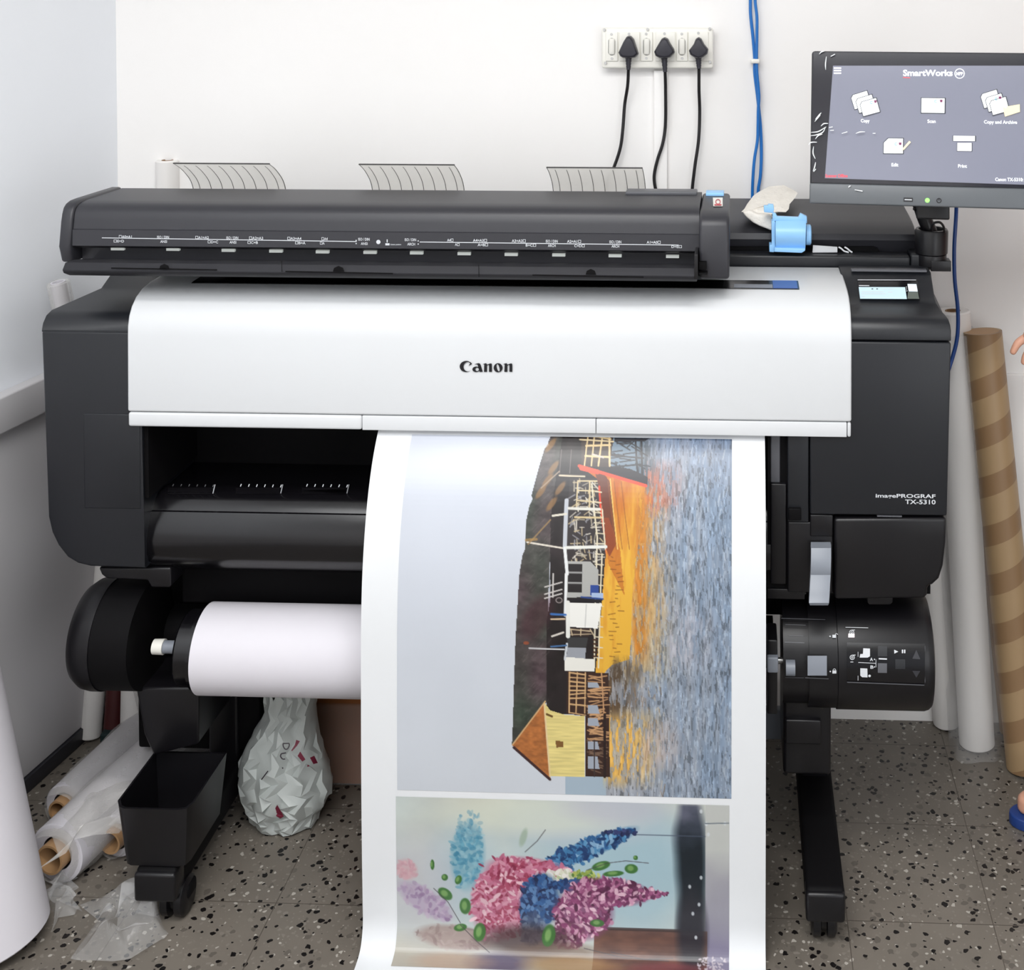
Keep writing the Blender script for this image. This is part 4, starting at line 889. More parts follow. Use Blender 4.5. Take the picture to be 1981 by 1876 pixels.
def cluster(cx, cy, rx, ry, rot, cols, n, s0=4, s1=9, seed=0, bgc=None, a=.95):
    r_ = np.random.RandomState(seed)
    if bgc: c.blob(cx, cy, rx * .92, ry * .92, bgc, .9, .35, rot)
    for i in range(n):
        q = math.sqrt(r_.rand()) * (1 + abs(r_.randn()) * .09); t_ = r_.rand() * 6.283; x, y = q * rx * math.cos(t_), q * ry * math.sin(t_)
        X_, Y_ = cx + x * math.cos(rot) - y * math.sin(rot), cy + x * math.sin(rot) + y * math.cos(rot)
        col = np.array(cols[r_.randint(len(cols))]) + r_.randn() * 8; c.blob(X_, Y_, s0 + r_.rand() * (s1 - s0), 1.8 + r_.rand() * 2, col, a, .25, r_.rand() * 3.14)
cluster(905, 1660, 30, 60, .08, [(96, 160, 186), (120, 176, 198), (150, 192, 206), (70, 140, 172)], 170, 3, 7, 1, (128, 176, 196), .6)
cluster(908, 1600, 24, 24, 0, [(140, 180, 196), (110, 160, 184)], 40, 3, 6, 2, None, .5)
cluster(820, 1750, 56, 22, .55, [(176, 156, 186), (150, 120, 160), (192, 172, 196)], 90, 3, 7, 3, (186, 170, 194), .6); cluster(785, 1690, 20, 18, .6, [(206, 160, 172), (216, 170, 180)], 30, 3, 7, 4, (212, 178, 186), .6)
cluster(880, 1820, 70, 22, .1, [(160, 140, 140), (176, 160, 156), (140, 120, 120)], 60, 4, 9, 12, (168, 150, 146), .5)
cluster(1140, 1640, 90, 16, -.42, [(22, 52, 96), (40, 92, 148), (90, 150, 196), (30, 66, 116), (140, 180, 214)], 190, 4, 8, 5, (62, 112, 164)); cluster(1100, 1660, 40, 22, -.3, [(28, 60, 110), (70, 130, 180), (40, 80, 130)], 70, 4, 8, 6)
cluster(1205, 1607, 30, 5, .05, [(30, 40, 80), (50, 60, 110)], 26, 2, 5, 7)
pk = [(196, 110, 142), (224, 160, 182), (170, 70, 100), (236, 196, 208), (206, 130, 158), (150, 52, 84)]
cluster(965, 1750, 48, 66, .1, pk, 380, 4, 9, 8, (196, 116, 146)); cluster(1030, 1690, 80, 26, .12, pk, 300, 4, 9, 9, (192, 112, 142)); cluster(990, 1720, 56, 40, -.3, pk, 240, 4, 9, 13, (196, 116, 146)); cluster(990, 1790, 26, 24, 0, pk[:3], 60, 4, 8, 14)
cluster(1085, 1695, 30, 12, .0, [(226, 226, 206), (190, 200, 160), (240, 236, 230)], 70, 3, 7, 10); cluster(1135, 1693, 22, 10, 0, [(150, 170, 80), (190, 200, 110), (90, 130, 60)], 50, 3, 6, 11)
cluster(1045, 1745, 34, 50, .25, [(26, 58, 110), (44, 92, 150), (90, 130, 180), (18, 40, 84)], 230, 4, 8, 15, (40, 78, 132)); cluster(1030, 1800, 22, 30, 0, [(70, 90, 130), (110, 130, 160), (40, 60, 100)], 60, 4, 8, 17, (72, 88, 122)); cluster(1105, 1712, 36, 10, 0, [(26, 58, 110), (44, 92, 150)], 60, 4, 7, 18)
pu = [(120, 50, 96), (160, 88, 130), (206, 150, 180), (92, 34, 72), (226, 186, 204), (140, 60, 110)]
cluster(1130, 1765, 52, 46, -.2, pu, 300, 4, 9, 19, (134, 70, 112)); cluster(1180, 1722, 70, 24, .05, pu, 260, 4, 8, 20, (128, 60, 102)); cluster(1250, 1722, 30, 9, .1, pu, 60, 3, 6, 21); cluster(1100, 1810, 30, 24, 0, pu, 70, 4, 8, 22, (120, 76, 92)); cluster(1280, 1722, 14, 3, 0, pu, 14, 2, 4, 23)
c.blob(1020, 1820, 60, 20, (70, 52, 54), .8, .9); c.blob(1080, 1845, 60, 14, (110, 86, 70), .6, .9); c.blob(970, 1868, 40, 14, (78, 70, 104), .7, .9); c.blob(1110, 1868, 60, 12, (176, 140, 96), .7, .9); c.blob(1300, 1870, 50, 10, (130, 50, 60), .6, .9); c.blob(880, 1868, 50, 12, (190, 160, 140), .6, .9)
gr = (58, 112, 48)
for x, y, rx, ry, ro in [(426, 540, 34, 22, .6), (524, 597, 24, 34, 0), (595, 722, 26, 40, .1), (500, 702, 28, 16, -.2), (934, 728, 28, 48, .15), (1190, 382, 40, 18, -.3), (1250, 418, 44, 12, -.1), (1337, 392, 28, 20, 0), (425, 460, 14, 14, 0), (365, 400, 9, 22, 0), (1358, 338, 10, 10, 0), (1170, 660, 30, 16, 0), (492, 470, 14, 20, .4)]:
    X_, Y_ = fx(x, y); c.blob(X_, Y_, rx / 2.3, ry / 2.3, gr, .95, .15, ro); c.blob(X_ - 1.5, Y_ - 1, rx / 6, ry / 5, (136, 176, 106), .8, .6, ro)
for a in [[(1120, 405), (1220, 368), (1310, 354), (1420, 362)], [(370, 515), (440, 580), (500, 680)], [(500, 690), (580, 765), (650, 820)], [(820, 325), (880, 270), (920, 215)], [(1110, 785), (1300, 825), (1520, 835)], [(1240, 800), (1400, 830), (1540, 820)]]:
    q = [fx(*p) for p in a]
    for p0, p1 in zip(q, q[1:]): c.line(*p0, *p1, 1.3, (72, 66, 72), .85)
c.blob(*fx(812, 255), 5, 14, (160, 180, 160), .7, .6, .3)
for x, y in [(1675, 105), (1700, 165), (1790, 160), (1710, 215), (1675, 425), (1665, 555), (1635, 600), (1650, 715), (1620, 470)]: c.blob(*fx(x, y), 2.2, 3, (220, 226, 232), .85, .6)
for i in range(40): c.blob(1350 + rs.rand() * 55, 1842 + rs.rand() * 30, 3, 1.6, (200, 190, 200), .8, .3, rs.rand() * 3)
c.line(1366, 1585, 1412, 1583, 2, (120, 130, 140))
emit_canvas(c, 'flower_picture', PS, 'printed painting of pink, blue and purple blossoms')
# ------------------------------------------------------------------ media roll on the spindle
RLY, RLR = 2.195, .0765
zr_ = P(540, 1258, RLY).z + .002
x_a = X_at(400, 1260, RLY); x_b = X_at(1462, 1260, RLY)
RO = thing('media_roll', 'white blank paper roll on a black spindle below the printer', 'paper roll', ((x_a + x_b) / 2, RLY, zr_ - RLR))
mesh('paper', MB().lathe((0, RLY, zr_), (1, 0, 0), [(x_a, .03), (x_a, RLR), (x_b, RLR), (x_b, .03), (x_a, .03)], 80), 'roll_white', RO)
mesh('flange', MB().lathe((0, RLY, zr_), (1, 0, 0), [(x_a - .038, 0), (x_a - .038, .060), (x_a - .034, .064), (x_a - .012, .064), (x_a - .010, .07), (x_a - .001, .07), (x_a - .001, 0)], 56), 'gloss_black', RO)
mesh('flange', MB().lathe((0, RLY, zr_), (1, 0, 0), [(x_b + .001, 0), (x_b + .001, .05), (x_b + .012, .05), (x_b + .013, 0)], 56), 'gloss_black', RO)
mesh('spindle', MB().lathe((0, RLY, zr_), (1, 0, 0), [(X_at(300, 1250, RLY), 0), (X_at(300, 1250, RLY), .011), (x_a - .03, .011), (x_a - .03, 0)], 24), 'grey_plastic', RO)
mesh('spindle_tip', MB().lathe((0, RLY, zr_), (1, 0, 0), [(X_at(298, 1250, RLY), 0), (X_at(298, 1250, RLY), .013), (X_at(318, 1250, RLY), .0135), (X_at(318, 1250, RLY), 0)], 24), 'cream_plastic', RO)
mesh('spindle', MB().lathe((0, RLY, zr_), (1, 0, 0), [(x_b + .02, 0), (x_b + .02, .012), (X_at(1500, 1280, RLY), .012), (X_at(1500, 1280, RLY), .006), (X_at(1534, 1280, RLY), .004), (X_at(1534, 1280, RLY), 0)], 24), 'steel', RO)
mesh('spindle_gear', MB().box(X_at(1484, 1290, 2.13), X_at(1505, 1290, 2.13), 2.12, 2.19, P(1490, 1296, 2.13).z, P(1490, 1266, 2.13).z), 'grey_plastic', RO, bevel=.003)

# ------------------------------------------------------------------ sockets, plugs, cords
SW = thing('switch_socket_board', 'white wall board of three switched sockets above the printer', 'socket board', P(1270, 130, WY))
a, b = P(1164, 132, WY - .03), P(1380, 54, WY - .03)
pl = mesh('back_box', MB().box(a.x + .003, b.x - .003, WY - .022, WY - .0005, a.z + .002, b.z - .002), 'cream_plastic', SW, bevel=.004)
mesh('face_plate', MB().box(a.x, b.x, WY - .033, WY - .021, a.z, b.z), 'switch_white', SW, bevel=.005)
Yp = WY - .034
def Z3(x, y): return (1130 + x / 4.607, y / 4.607)
def pbox(x0, y0, x1, y1, ya, yb):
    p, q = P(*Z3(x0, y1), ya), P(*Z3(x1, y0), ya); return MB().box(p.x, q.x, ya, yb, p.z, q.z)
for x0, x1 in [(192, 300), (503, 610), (822, 922)]:
    o = mesh('switch', pbox(x0, 285, x1, 545, Yp - .003, Yp + .003), 'switch_white', SW, bevel=.0015)
    xm = (x0 + x1) / 2
    mesh('rocker', pbox(xm - 28, 342, xm + 28, 490, Yp - .0075, Yp), 'cream_plastic', o, bevel=.004)
    mb = MB(); 
    for s_ in (0,): 
        pts = [(xm + 30 * math.cos(t_) , 416 + (46 if math.sin(t_) > 0 else -46) + 30 * math.sin(t_)) for t_ in np.linspace(0, 6.283, 25)]
        line(mb, [Z3(*p) for p in pts], .8, on_y(Yp - .0035))
    mesh('rocker_outline', mb, 'mid_grey', o, smooth=False, flip=False)
for x0, x1 in [(315, 495), (635, 812), (930, 1108)]:
    mesh('socket', pbox(x0, 285, x1, 545, Yp - .003, Yp + .003), 'switch_white', SW, bevel=.0015)
for x, y in [(180, 266), (565, 262), (1120, 256), (190, 562), (1122, 553), (243, 306), (553, 302), (870, 302), (248, 521), (554, 518), (874, 520), (400, 302), (716, 300), (1018, 295)]:
    p = P(*Z3(x, y), Yp - .004); mesh('screw', MB().lathe((p.x, Yp - .0045, p.z), (0, 1, 0), [(0, 0), (0, .0028), (.003, .0032), (.006, 0)], 14), 'steel', SW)
grp = 'black plugs in the wall board'
plugs = [('black plug with long cord in the left wall socket', (398, 318), [(303, 470), (318, 500), (340, 516), (398, 520), (455, 514), (484, 485), (470, 440), (440, 350), (415, 322), (398, 317), (378, 326), (350, 370)], 398, [(395, 620), (388, 760), (362, 930), (345, 1150), (322, 1320), (262, 1500), (200, 1640)]),
         ('black plug with curved cord in the middle wall socket', (716, 332), [(622, 462), (635, 500), (670, 518), (716, 522), (770, 512), (808, 470), (800, 440), (765, 385), (745, 345), (716, 331), (690, 345), (660, 395)], 716, [(722, 640), (726, 800), (724, 1120), (700, 1280), (655, 1420), (625, 1560), (632, 1660), (660, 1760)]),
         ('black plug with straight cord in the right wall socket', (1020, 330), [(932, 450), (945, 490), (985, 515), (1020, 524), (1060, 512), (1100, 480), (1108, 440), (1070, 395), (1045, 345), (1020, 330), (995, 345), (975, 395)], 1020, [(1024, 610), (1024, 800), (1030, 1000), (1020, 1250), (985, 1500), (962, 1760)])]
for label, _, out_, xc, cord in plugs:
    root = thing('power_plug', label, 'plug', P(*Z3(xc, 520), WY - .05), grp)
    q = [P(*Z3(x, y), WY - .062) for x, y in out_]
    mb = MB(); cen = sum(q, Vector()) / len(q); n = len(q)
    lay = [(WY - .038, .97), (WY - .058, 1.0), (WY - .068, .93), (WY - .072, .78)]
    vs = [Vector((cen.x + (p.x - cen.x) * k, y, cen.z + (p.z - cen.z) * k)) for y, k in lay for p in q]
    fs = [(i + a_ * n, (i + 1) % n + a_ * n, (i + 1) % n + (a_ + 1) * n, i + (a_ + 1) * n) for a_ in range(3) for i in range(n)] + [tuple(range(n)), tuple(3 * n + i for i in range(n))]
    mesh('plug_body', mb.add(vs, fs), 'plug_black', root, bevel=.0012, ang=30)
    t0, t1 = P(*Z3(xc - 2, 505), WY - .05), P(*Z3(cord[0][0], cord[0][1]), WY - .05)
    k_ = 9; path = [t0.lerp(t1, i / k_) for i in range(k_ + 1)]
    mesh('strain_relief', MB().tube(path, [(.0078 - .003 * i / k_) * (1.0 if i % 2 else .88) for i in range(k_ + 1)], 14), 'plug_black', root)
    cp = [P(*Z3(cord[0][0], cord[0][1] - 25), WY - .05)] + [P(*Z3(x, y), WY - .045 + .012 * min(i, 2)) for i, (x, y) in enumerate(cord)]
    e = cp[-1]; cp += [Vector((e.x + .01, WY - .03, e.z - .12)), Vector((e.x - .02, WY - .03, .95)), Vector((e.x - .05, WY - .03, .55))]
    mesh('cord', MB().tube(seg(cp, 10), .0036, 10), 'cord_black', root)
a, b = P(1265, 140, WY - .008), P(1291, 138, WY - .008)
tag(mesh('cable_trunking', MB().box(a.x, b.x, WY - .0125, WY - .0005, .04, P(1278, 136, WY - .01).z), 'wall_paint', bevel=.002), 'flat white cable trunking on the wall below the socket board', 'trunking')

# blue network cables
def rope(name, pts, r, m, label, group=None, cat='cable'):
    mb = MB().tube(seg(pts, 10), r, 12); return tag(mesh(name, mb, m), label, cat, group)
Yb = WY - .012
def zp(lst, Y): return [P(*Z3(x, y), Y) for x, y in lst]
topz = CEIL - .002
c1p = zp([(1482, 0), (1484, 130), (1505, 330), (1520, 520), (1520, 640), (1545, 850), (1556, 960), (1572, 1130), (1580, 1350), (1572, 1560), (1552, 1700)], Yb)
c1p = [Vector((c1p[0].x - .006, Yb, topz))] + c1p + [Vector((c1p[-1].x - .01, Yb, .9)), Vector((c1p[-1].x - .02, Yb, .62))]
c2p = zp([(1525, 0), (1540, 150), (1540, 330), (1537, 520), (1540, 640), (1558, 850), (1552, 980), (1550, 1120), (1545, 1250), (1518, 1420), (1504, 1600), (1500, 1730)], Yb - .008)
c2p = [Vector((c2p[0].x, Yb - .008, topz))] + c2p + [Vector((c2p[-1].x, Yb, .9)), Vector((c2p[-1].x - .01, Yb, .62))]
rope('network_cable', c1p, .0036, 'cable_blue', 'blue wall cable, left one above the clip')
rope('network_cable', c2p, .0034, 'cable_blue', 'blue wall cable, right one above the clip')
cc = P(*Z3(1524, 545), Yb - .008)
clp = MB().box(cc.x - .010, cc.x + .010, Yb - .015, WY - .0005, cc.z - .005, cc.z + .005)
tag(mesh('cable_clip', clp, 'switch_white', bevel=.003), 'small white clip holding the two blue cables to the wall', 'clip')
YM = 2.62
c3p = [P(x, y, Y) for x, y, Y in [(1838, 300, 2.50), (1848, 350, 2.56), (1850, 405, YM), (1846, 480, YM), (1847, 540, YM), (1853, 600, YM), (1852, 650, YM), (1843, 690, YM), (1828, 730, YM)]]
c3p += [Vector((c3p[-1].x - .05, 2.68, .7)), Vector((c3p[-1].x - .1, 2.70, .5))]
rope('network_cable', c3p, .0042, 'cable_navy', 'thick blue cable hanging from the monitor down the printer right side')
wmb = MB()
for k_ in range(3): pass

# ------------------------------------------------------------------ monitor
sY = 2.28
TL, BLc = P(1592, 99, sY + .05), P(1566, 393, sY)
dirx = Vector((math.cos(R(-7)), math.sin(R(-7)), 0)).normalized()
vup = (TL - BLc); 
# width to the right edge outside the frame
mw = .405
vy = vup.normalized(); vy = (vy - dirx * vy.dot(dirx)).normalized()
mh = vup.length
nrm = dirx.cross(vy).normalized()
if nrm.dot(CAM - BLc) < 0: nrm = -nrm
MO = thing('touchscreen_monitor', 'black touchscreen monitor on a short arm at the printer right end', 'monitor', BLc + dirx * mw * .5)
def mp3(u, v, w): return BLc + dirx * (u * mw) + vy * (v * mh) + nrm * w
body_ = MB().prism([mp3(0, 0, 0), mp3(1, 0, 0), mp3(1, 1, 0), mp3(0, 1, 0)], -nrm * .03)
mesh('monitor_shell', body_, 'black_plastic', MO, bevel=.006, ang=40)
chin = MB().prism([mp3(.0, 0, .0), mp3(1, 0, 0), mp3(1, .13, 0), mp3(0, .13, 0)], nrm * .006)
mesh('lower_bezel', chin, mat('bezel_grey', (92, 96, 100), .4), MO, bevel=.004)
scr = on_plane(mp3(0, 0, 0), mp3(1, 0, 0), mp3(0, 1, 0), .0015); scr2 = on_plane(mp3(0, 0, 0), mp3(1, 0, 0), mp3(0, 1, 0), .0022); scr3 = on_plane(mp3(0, 0, 0), mp3(1, 0, 0), mp3(0, 1, 0), .003); scr4 = on_plane(mp3(0, 0, 0), mp3(1, 0, 0), mp3(0, 1, 0), .0072)
mk('glass_black', (34, 34, 42), .12, spec=.6)
gl = MB().prism([mp3(.008, .135, .0005), mp3(.992, .135, .0005), mp3(.992, .99, .0005), mp3(.008, .99, .0005)], nrm * .0008)
mesh('screen_glass', gl, 'glass_black', MO)
mk('screen_haze_grey', (120, 122, 136), .15, emit=.27, spec=.5)  # grey-blue colour and glow carry the reflection haze over the screen
def Q(x, y): return (1550 + x / 4.596, 70 + y / 4.596)
mb = MB(); right = scr(2004, 150)
poly(mb, [Q(283, 262), (2006, 127), (2004, 358), Q(210, 1262)], scr)
scn = mesh('screen', mb, 'screen_haze_grey', MO, smooth=False, flip=False)
mk('ui_white', (240, 244, 247), .3, emit=.5); mk('ui_teal', (60, 150, 170), .3, emit=.4); mk('ui_red', (214, 70, 80), .3, emit=.6); mk('ui_tan', (226, 208, 160), .3, emit=.6); mk('ui_dark', (30, 34, 46), .4, emit=0); mk('ui_plum', (110, 40, 80), .3, emit=.3)
q2 = lambda x, y: scr2(*Q(x, y)); q3 = lambda x, y: scr3(*Q(x, y))
lift_ = lambda k: (lambda x, y: on_plane(mp3(0, 0, 0), mp3(1, 0, 0), mp3(0, 1, 0), k)(*Q(x, y)))
q25, q35, q4, q5 = lift_(.0026), lift_(.0034), lift_(.0038), lift_(.0042)
def ui(name, m, fn, par=None):
    mb = MB(); fn(mb); return mesh(name, mb, m, par or scn, smooth=False, flip=False)
def menu(mb):
    for y in (278, 300, 323): rect(mb, 290, y, 355, y + 12, q2)
ui('menu_icon', 'ui_white', menu)
def brand(mb): text(mb, 'SmartWorks', *Q(905, 352), 96, 11.5, scr2, .03); ring(mb, 1408, 332, 42, 7, q2, 24); text(mb, 'MFP', *Q(1378, 347), 13, 6, scr2, .03)
ui('app_lettering', 'ui_white', brand)
for s_, x, y, w in [('Copy', 530, 765, 17), ('Scan', 1122, 770, 16), ('Copy and Archive', 1625, 776, 64), ('Edit', 803, 1157, 13), ('Print', 1395, 1168, 17), ('Canon TX-5310: C', 1725, 1287, 62)]:
    ui('icon_caption', 'ui_white', lambda mb: text(mb, s_, *Q(x, y), w, 6.4, scr2, .02, skew=.01))
def tilt(x, y, w, h, a, cut=22):
    pts = [(cut, 0), (w, 0), (w, h), (0, h), (0, cut)]; ca, sa = math.cos(a), math.sin(a)
    return [(x + px_ * ca - py_ * sa, y + px_ * sa + py_ * ca) for px_, py_ in pts]
def page(x, y, w, h, a, k, cut=22):
    o_ = tilt(x, y, w, h, a, cut); cx_ = sum(p[0] for p in o_) / 5; cy2 = sum(p[1] for p in o_) / 5
    back = [(cx_ + (p[0] - cx_) * 1.08, cy2 + (p[1] - cy2) * 1.10) for p in o_]
    pg = ui('screen_icon', 'ui_dark', lambda mb: poly(mb, back, lift_(k)))
    mb = MB(); poly(mb, o_, lift_(k + .0004)); 
    base = mesh('screen_icon', mb, 'ui_white', scn, smooth=False, flip=False); return base
for x, y, w in [(440, 530, 150), (1592, 520, 150)]:
    page(x, y, w, 125, -.3, .0022); page(x + 42, y + 32, w, 125, -.29, .0030); page(x + 80, y + 60, w, 125, -.27, .0038)
page(1070, 550, 205, 130, .01, .0022, 1); page(735, 908, 170, 132, .01, .0022, 40)
page(1352, 885, 193, 46, .01, .0022, 1); page(1388, 948, 127, 72, .01, .0022, 1)
q6 = lift_(.0048)
for x, y in [(625, 590), (1197, 578), (1735, 556), (843, 958)]: ui('icon_mark', 'ui_teal', lambda mb: ring(mb, x, y, 11, 5, q6, 12, 40, 320))
for x, y in [(660, 580), (1245, 575), (1768, 546), (880, 955)]: ui('icon_mark', 'ui_plum', lambda mb: poly(mb, [(x - 13, y - 11), (x + 13, y - 11), (x + 9, y + 12), (x - 9, y + 12)], q6))
ui('folder_icon', 'ui_tan', lambda mb: poly(mb, [(1790, 625), (1822, 640), (1828, 625), (1942, 605), (1945, 672), (1812, 715)], q6))
ui('pencil_icon', 'ui_tan', lambda mb: poly(mb, [(885, 1020), (900, 1000), (960, 930), (975, 942), (915, 1008)], q6))
ui('red_notice', 'ui_red', lambda mb: text(mb, 'Scanner Offline', *Q(215, 1254), 43, 6, scr2, .02))
ui('red_underline', 'ui_red', lambda mb: line(mb, [(905, 366), (968, 370)], 7, q2))
sc4 = on_plane(mp3(0, 0, 0), mp3(1, 0, 0), mp3(0, 1, 0), .0068)
mb = MB(); poly(mb, disc(1794, 387.5, 4.4, 16), sc4); mesh('power_light', mb, 'led_green', MO, smooth=False, flip=False)
mb = MB(); line(mb, [(1748, 386), (1766, 386.5)], 8, sc4); mesh('usb_port', mb, 'ink_black', MO, smooth=False, flip=False)
mb = MB(); line(mb, [(1750, 386), (1764, 386.5)], 2, sc4 if False else on_plane(mp3(0, 0, 0), mp3(1, 0, 0), mp3(0, 1, 0), .0074)); mesh('usb_tongue', mb, 'ink_silver', MO, smooth=False, flip=False)
mb = MB(); ring(mb, 1816.5, 388, 4.2, 2, sc4, 16); line(mb, [(1816.5, 383), (1816.5, 388)], 1.6, sc4); mesh('power_button', mb, 'ink_black', MO, smooth=False, flip=False)
# wrinkled protective film edge, its glints drawn in as pale raised lines
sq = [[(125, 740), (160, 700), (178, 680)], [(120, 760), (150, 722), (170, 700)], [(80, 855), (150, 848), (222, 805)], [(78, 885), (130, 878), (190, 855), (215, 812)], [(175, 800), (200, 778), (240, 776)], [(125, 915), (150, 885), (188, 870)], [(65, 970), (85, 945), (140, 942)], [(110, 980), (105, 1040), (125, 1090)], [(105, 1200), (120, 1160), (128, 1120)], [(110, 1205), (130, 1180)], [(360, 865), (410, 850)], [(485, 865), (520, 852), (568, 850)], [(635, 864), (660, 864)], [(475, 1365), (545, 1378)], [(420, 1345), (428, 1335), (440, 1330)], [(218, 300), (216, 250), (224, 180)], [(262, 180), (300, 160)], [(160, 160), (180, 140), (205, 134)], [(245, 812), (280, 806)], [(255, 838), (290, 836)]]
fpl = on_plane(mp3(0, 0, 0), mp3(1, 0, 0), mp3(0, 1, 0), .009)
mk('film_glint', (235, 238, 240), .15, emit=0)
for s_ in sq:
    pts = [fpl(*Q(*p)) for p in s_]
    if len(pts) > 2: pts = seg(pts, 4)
    n_ = len(pts); fm = MB(); fm.tube(pts, [.0009 * (.35 + math.sin(math.pi * (i + .3) / n_)) for i in range(n_)], 6); mesh('film_crease_glint', fm, 'film_glint', MO)
# arm and mount
az = P(1805, 480, 2.38)
jm = Vector((az.x, 2.40, P(1805, 497, 2.36).z))
rj = .031
mesh('arm_joint', MB().lathe(jm, (0, 0, 1), [(0, 0), (0, rj), (.042, rj + .001), (.046, rj - .001), (.046, rj - .006), (.040, rj - .007), (.040, 0)], 40), 'dark_plastic', MO)
mesh('arm_clamp', MB().lathe(jm + Vector((0, 0, -.026)), (0, 0, 1), [(0, 0), (0, rj - .006), (.003, rj - .002), (.024, rj - .002), (.025, 0)], 40).box(jm.x - .005, jm.x + rj + .002, 2.37, 2.40, jm.z - .03, jm.z - .01), 'dark_plastic', MO, bevel=.001)
a_top = mp3(.56, .05, -.035)
pth = seg([jm + Vector((-.0, .0, .035)), jm + Vector((-.015, .0, .07)), jm + Vector((-.03, -.01, .12)), a_top], 6)
mesh('arm', MB().tube(pth, .014, 16), 'dark_plastic', MO)
mesh('arm_bracket', MB().obox(a_top + Vector((0, .02, .02)), dirx, vy, nrm, .03, .06, .012), 'dark_plastic', MO, bevel=.003)
lp_ = seg([P(1800, 450, 2.38), P(1806, 432, 2.36), P(1818, 430, 2.36), P(1826, 440, 2.37), P(1827, 460, 2.39)], 6)
mesh('arm_cable', MB().tube(lp_, .0024, 8), 'cord_black', MO)
mesh('arm_cable', MB().tube(seg([P(1768, 404, 2.30), P(1778, 412, 2.33), P(1788, 418, 2.38), P(1800, 430, 2.40), P(1806, 450, 2.40)], 6), .0024, 8), 'cord_black', MO)

# ------------------------------------------------------------------ things on the mounting rail
U = thing('blue_plastic_holder', 'light blue plastic holder standing on the black rail', 'plastic holder', P(1530, 488, 2.40))
def G(x, y): return (1420 + x / 8.254, 370 + y / 8.254)
def gx(lst, Y, off, name, m='light_blue', bev=.0012, par=U): return mesh(name, MB().prism([P(*G(x, y), Y) for x, y in lst], (0, off, 0)), m, par, bevel=bev)
bar_front = 2.345
cy_ = []; 
for i in range(13):
    t_ = i / 12; y = 470 + t_ * 440; Yc_ = 2.392 - .020 * math.sin(math.pi * min(max((t_ + .06) / 1.12, 0), 1)); cy_.append([P(*G(665 + 30 * (1 - t_) * 0, y), Yc_), P(*G(1150 - 10 * t_, y), Yc_)])
mesh('curved_wall', MB().plate(cy_, (0, .006, 0)), 'light_blue', U)
gx([(600, 480), (655, 480), (665, 520), (660, 900), (640, 975), (565, 970), (565, 860), (605, 858)], 2.388, .03, 'side_plate')
gx([(650, 905), (1140, 915), (1135, 950), (1080, 985), (640, 968)], 2.376, .03, 'base_flange')
gx([(615, 340), (665, 355), (690, 405), (1030, 420), (1060, 355), (1165, 405), (1168, 520), (1110, 490), (670, 470), (615, 490)], 2.390, .012, 'top_flange')
gx([(475, 235), (545, 232), (545, 210), (630, 215), (640, 300), (620, 350), (480, 335)], 2.392, .012, 'upper_tab')
p0, p1 = P(*G(1150, 700), 2.40), P(*G(1235, 700), 2.40); rr_ = abs(P(*G(1200, 540), 2.40).z - P(*G(1200, 865), 2.40).z) / 2
mesh('end_boss', MB().lathe((0, 2.405, p0.z), (1, 0, 0), [(p0.x, 0), (p0.x, rr_), (p1.x - .002, rr_), (p1.x, rr_ - .003), (p1.x, 0)], 36), 'light_blue', U)
# foam wrap: folded pad
def lump(name, mb_rows, m, th): return MB().plate(mb_rows, th)
o_ = [(135, 340), (200, 230), (300, 110), (400, 20), (560, -40), (800, -50), (960, -10), (1010, 40), (960, 130), (900, 220), (870, 290), (860, 325), (700, 340), (560, 375), (380, 370), (250, 300)]
rs2 = np.random.RandomState(5)
mb = MB(); Yf_ = 2.445
q = [P(*G(x, y), Yf_ + max(0, (330 - y)) * .0005) for x, y in o_]
cen = sum(q, Vector()) / len(q); n = len(q); vs = []
for k_, (s_, dy) in enumerate([(.3, -.016), (.62, -.010), (.85, -.012), (1.0, 0.004), (1.0, .022), (.8, .03)]):
    vs += [cen + (p - cen) * s_ + Vector((rs2.randn() * .0015, dy + rs2.randn() * .004, rs2.randn() * .0015)) for p in q]
fs = [(i + a_ * n, (i + 1) % n + a_ * n, (i + 1) % n + (a_ + 1) * n, i + (a_ + 1) * n) for a_ in range(5) for i in range(n)] + [tuple(range(n)), tuple(5 * n + i for i in range(n))]
FO = mesh('foam_wrap', mb.add(vs, fs), 'foam_cream'); tag(FO, 'crumpled off-white foam sheet behind the blue plastic holder', 'packing foam')
q = [P(*G(x, y), 2.42) for x, y in [(135, 340), (250, 310), (380, 375), (560, 378), (615, 400), (612, 640), (520, 600), (400, 555), (300, 500), (200, 420)]]
mesh('folded_edge', MB().prism(q, (0, .022, 0)), 'foam_cream', FO, bevel=.004)
zb_ = zb0
def on_bar(x, y): return F(x, y, zb_ + .0)
wl_ = [P(*G(x, y), 2.408) for x, y in [(1262, 862), (1650, 890), (1650, 975), (1253, 978)]]
mesh_ = MB().prism(wl_, (0, .003, 0)); tag(mesh('paper_slip', mesh_, 'paper_white'), 'small white paper slip leaning right of the blue holder', 'paper slip')
mb = MB(); mq = on_y(2.41)
for d_ in (0, 95):
    pts = [(1670 + d_, 890), (1710 + d_, 912), (1760 + d_, 955), (1830 + d_ * .6, 975)]
    p3 = seg([mq(*G(*p)) for p in pts], 5); mb.tube(p3, .0016, 8)
tag(mesh('white_tie', mb, 'ink_white'), 'pair of white cable ties right of the paper slip on the rail', 'cable tie')
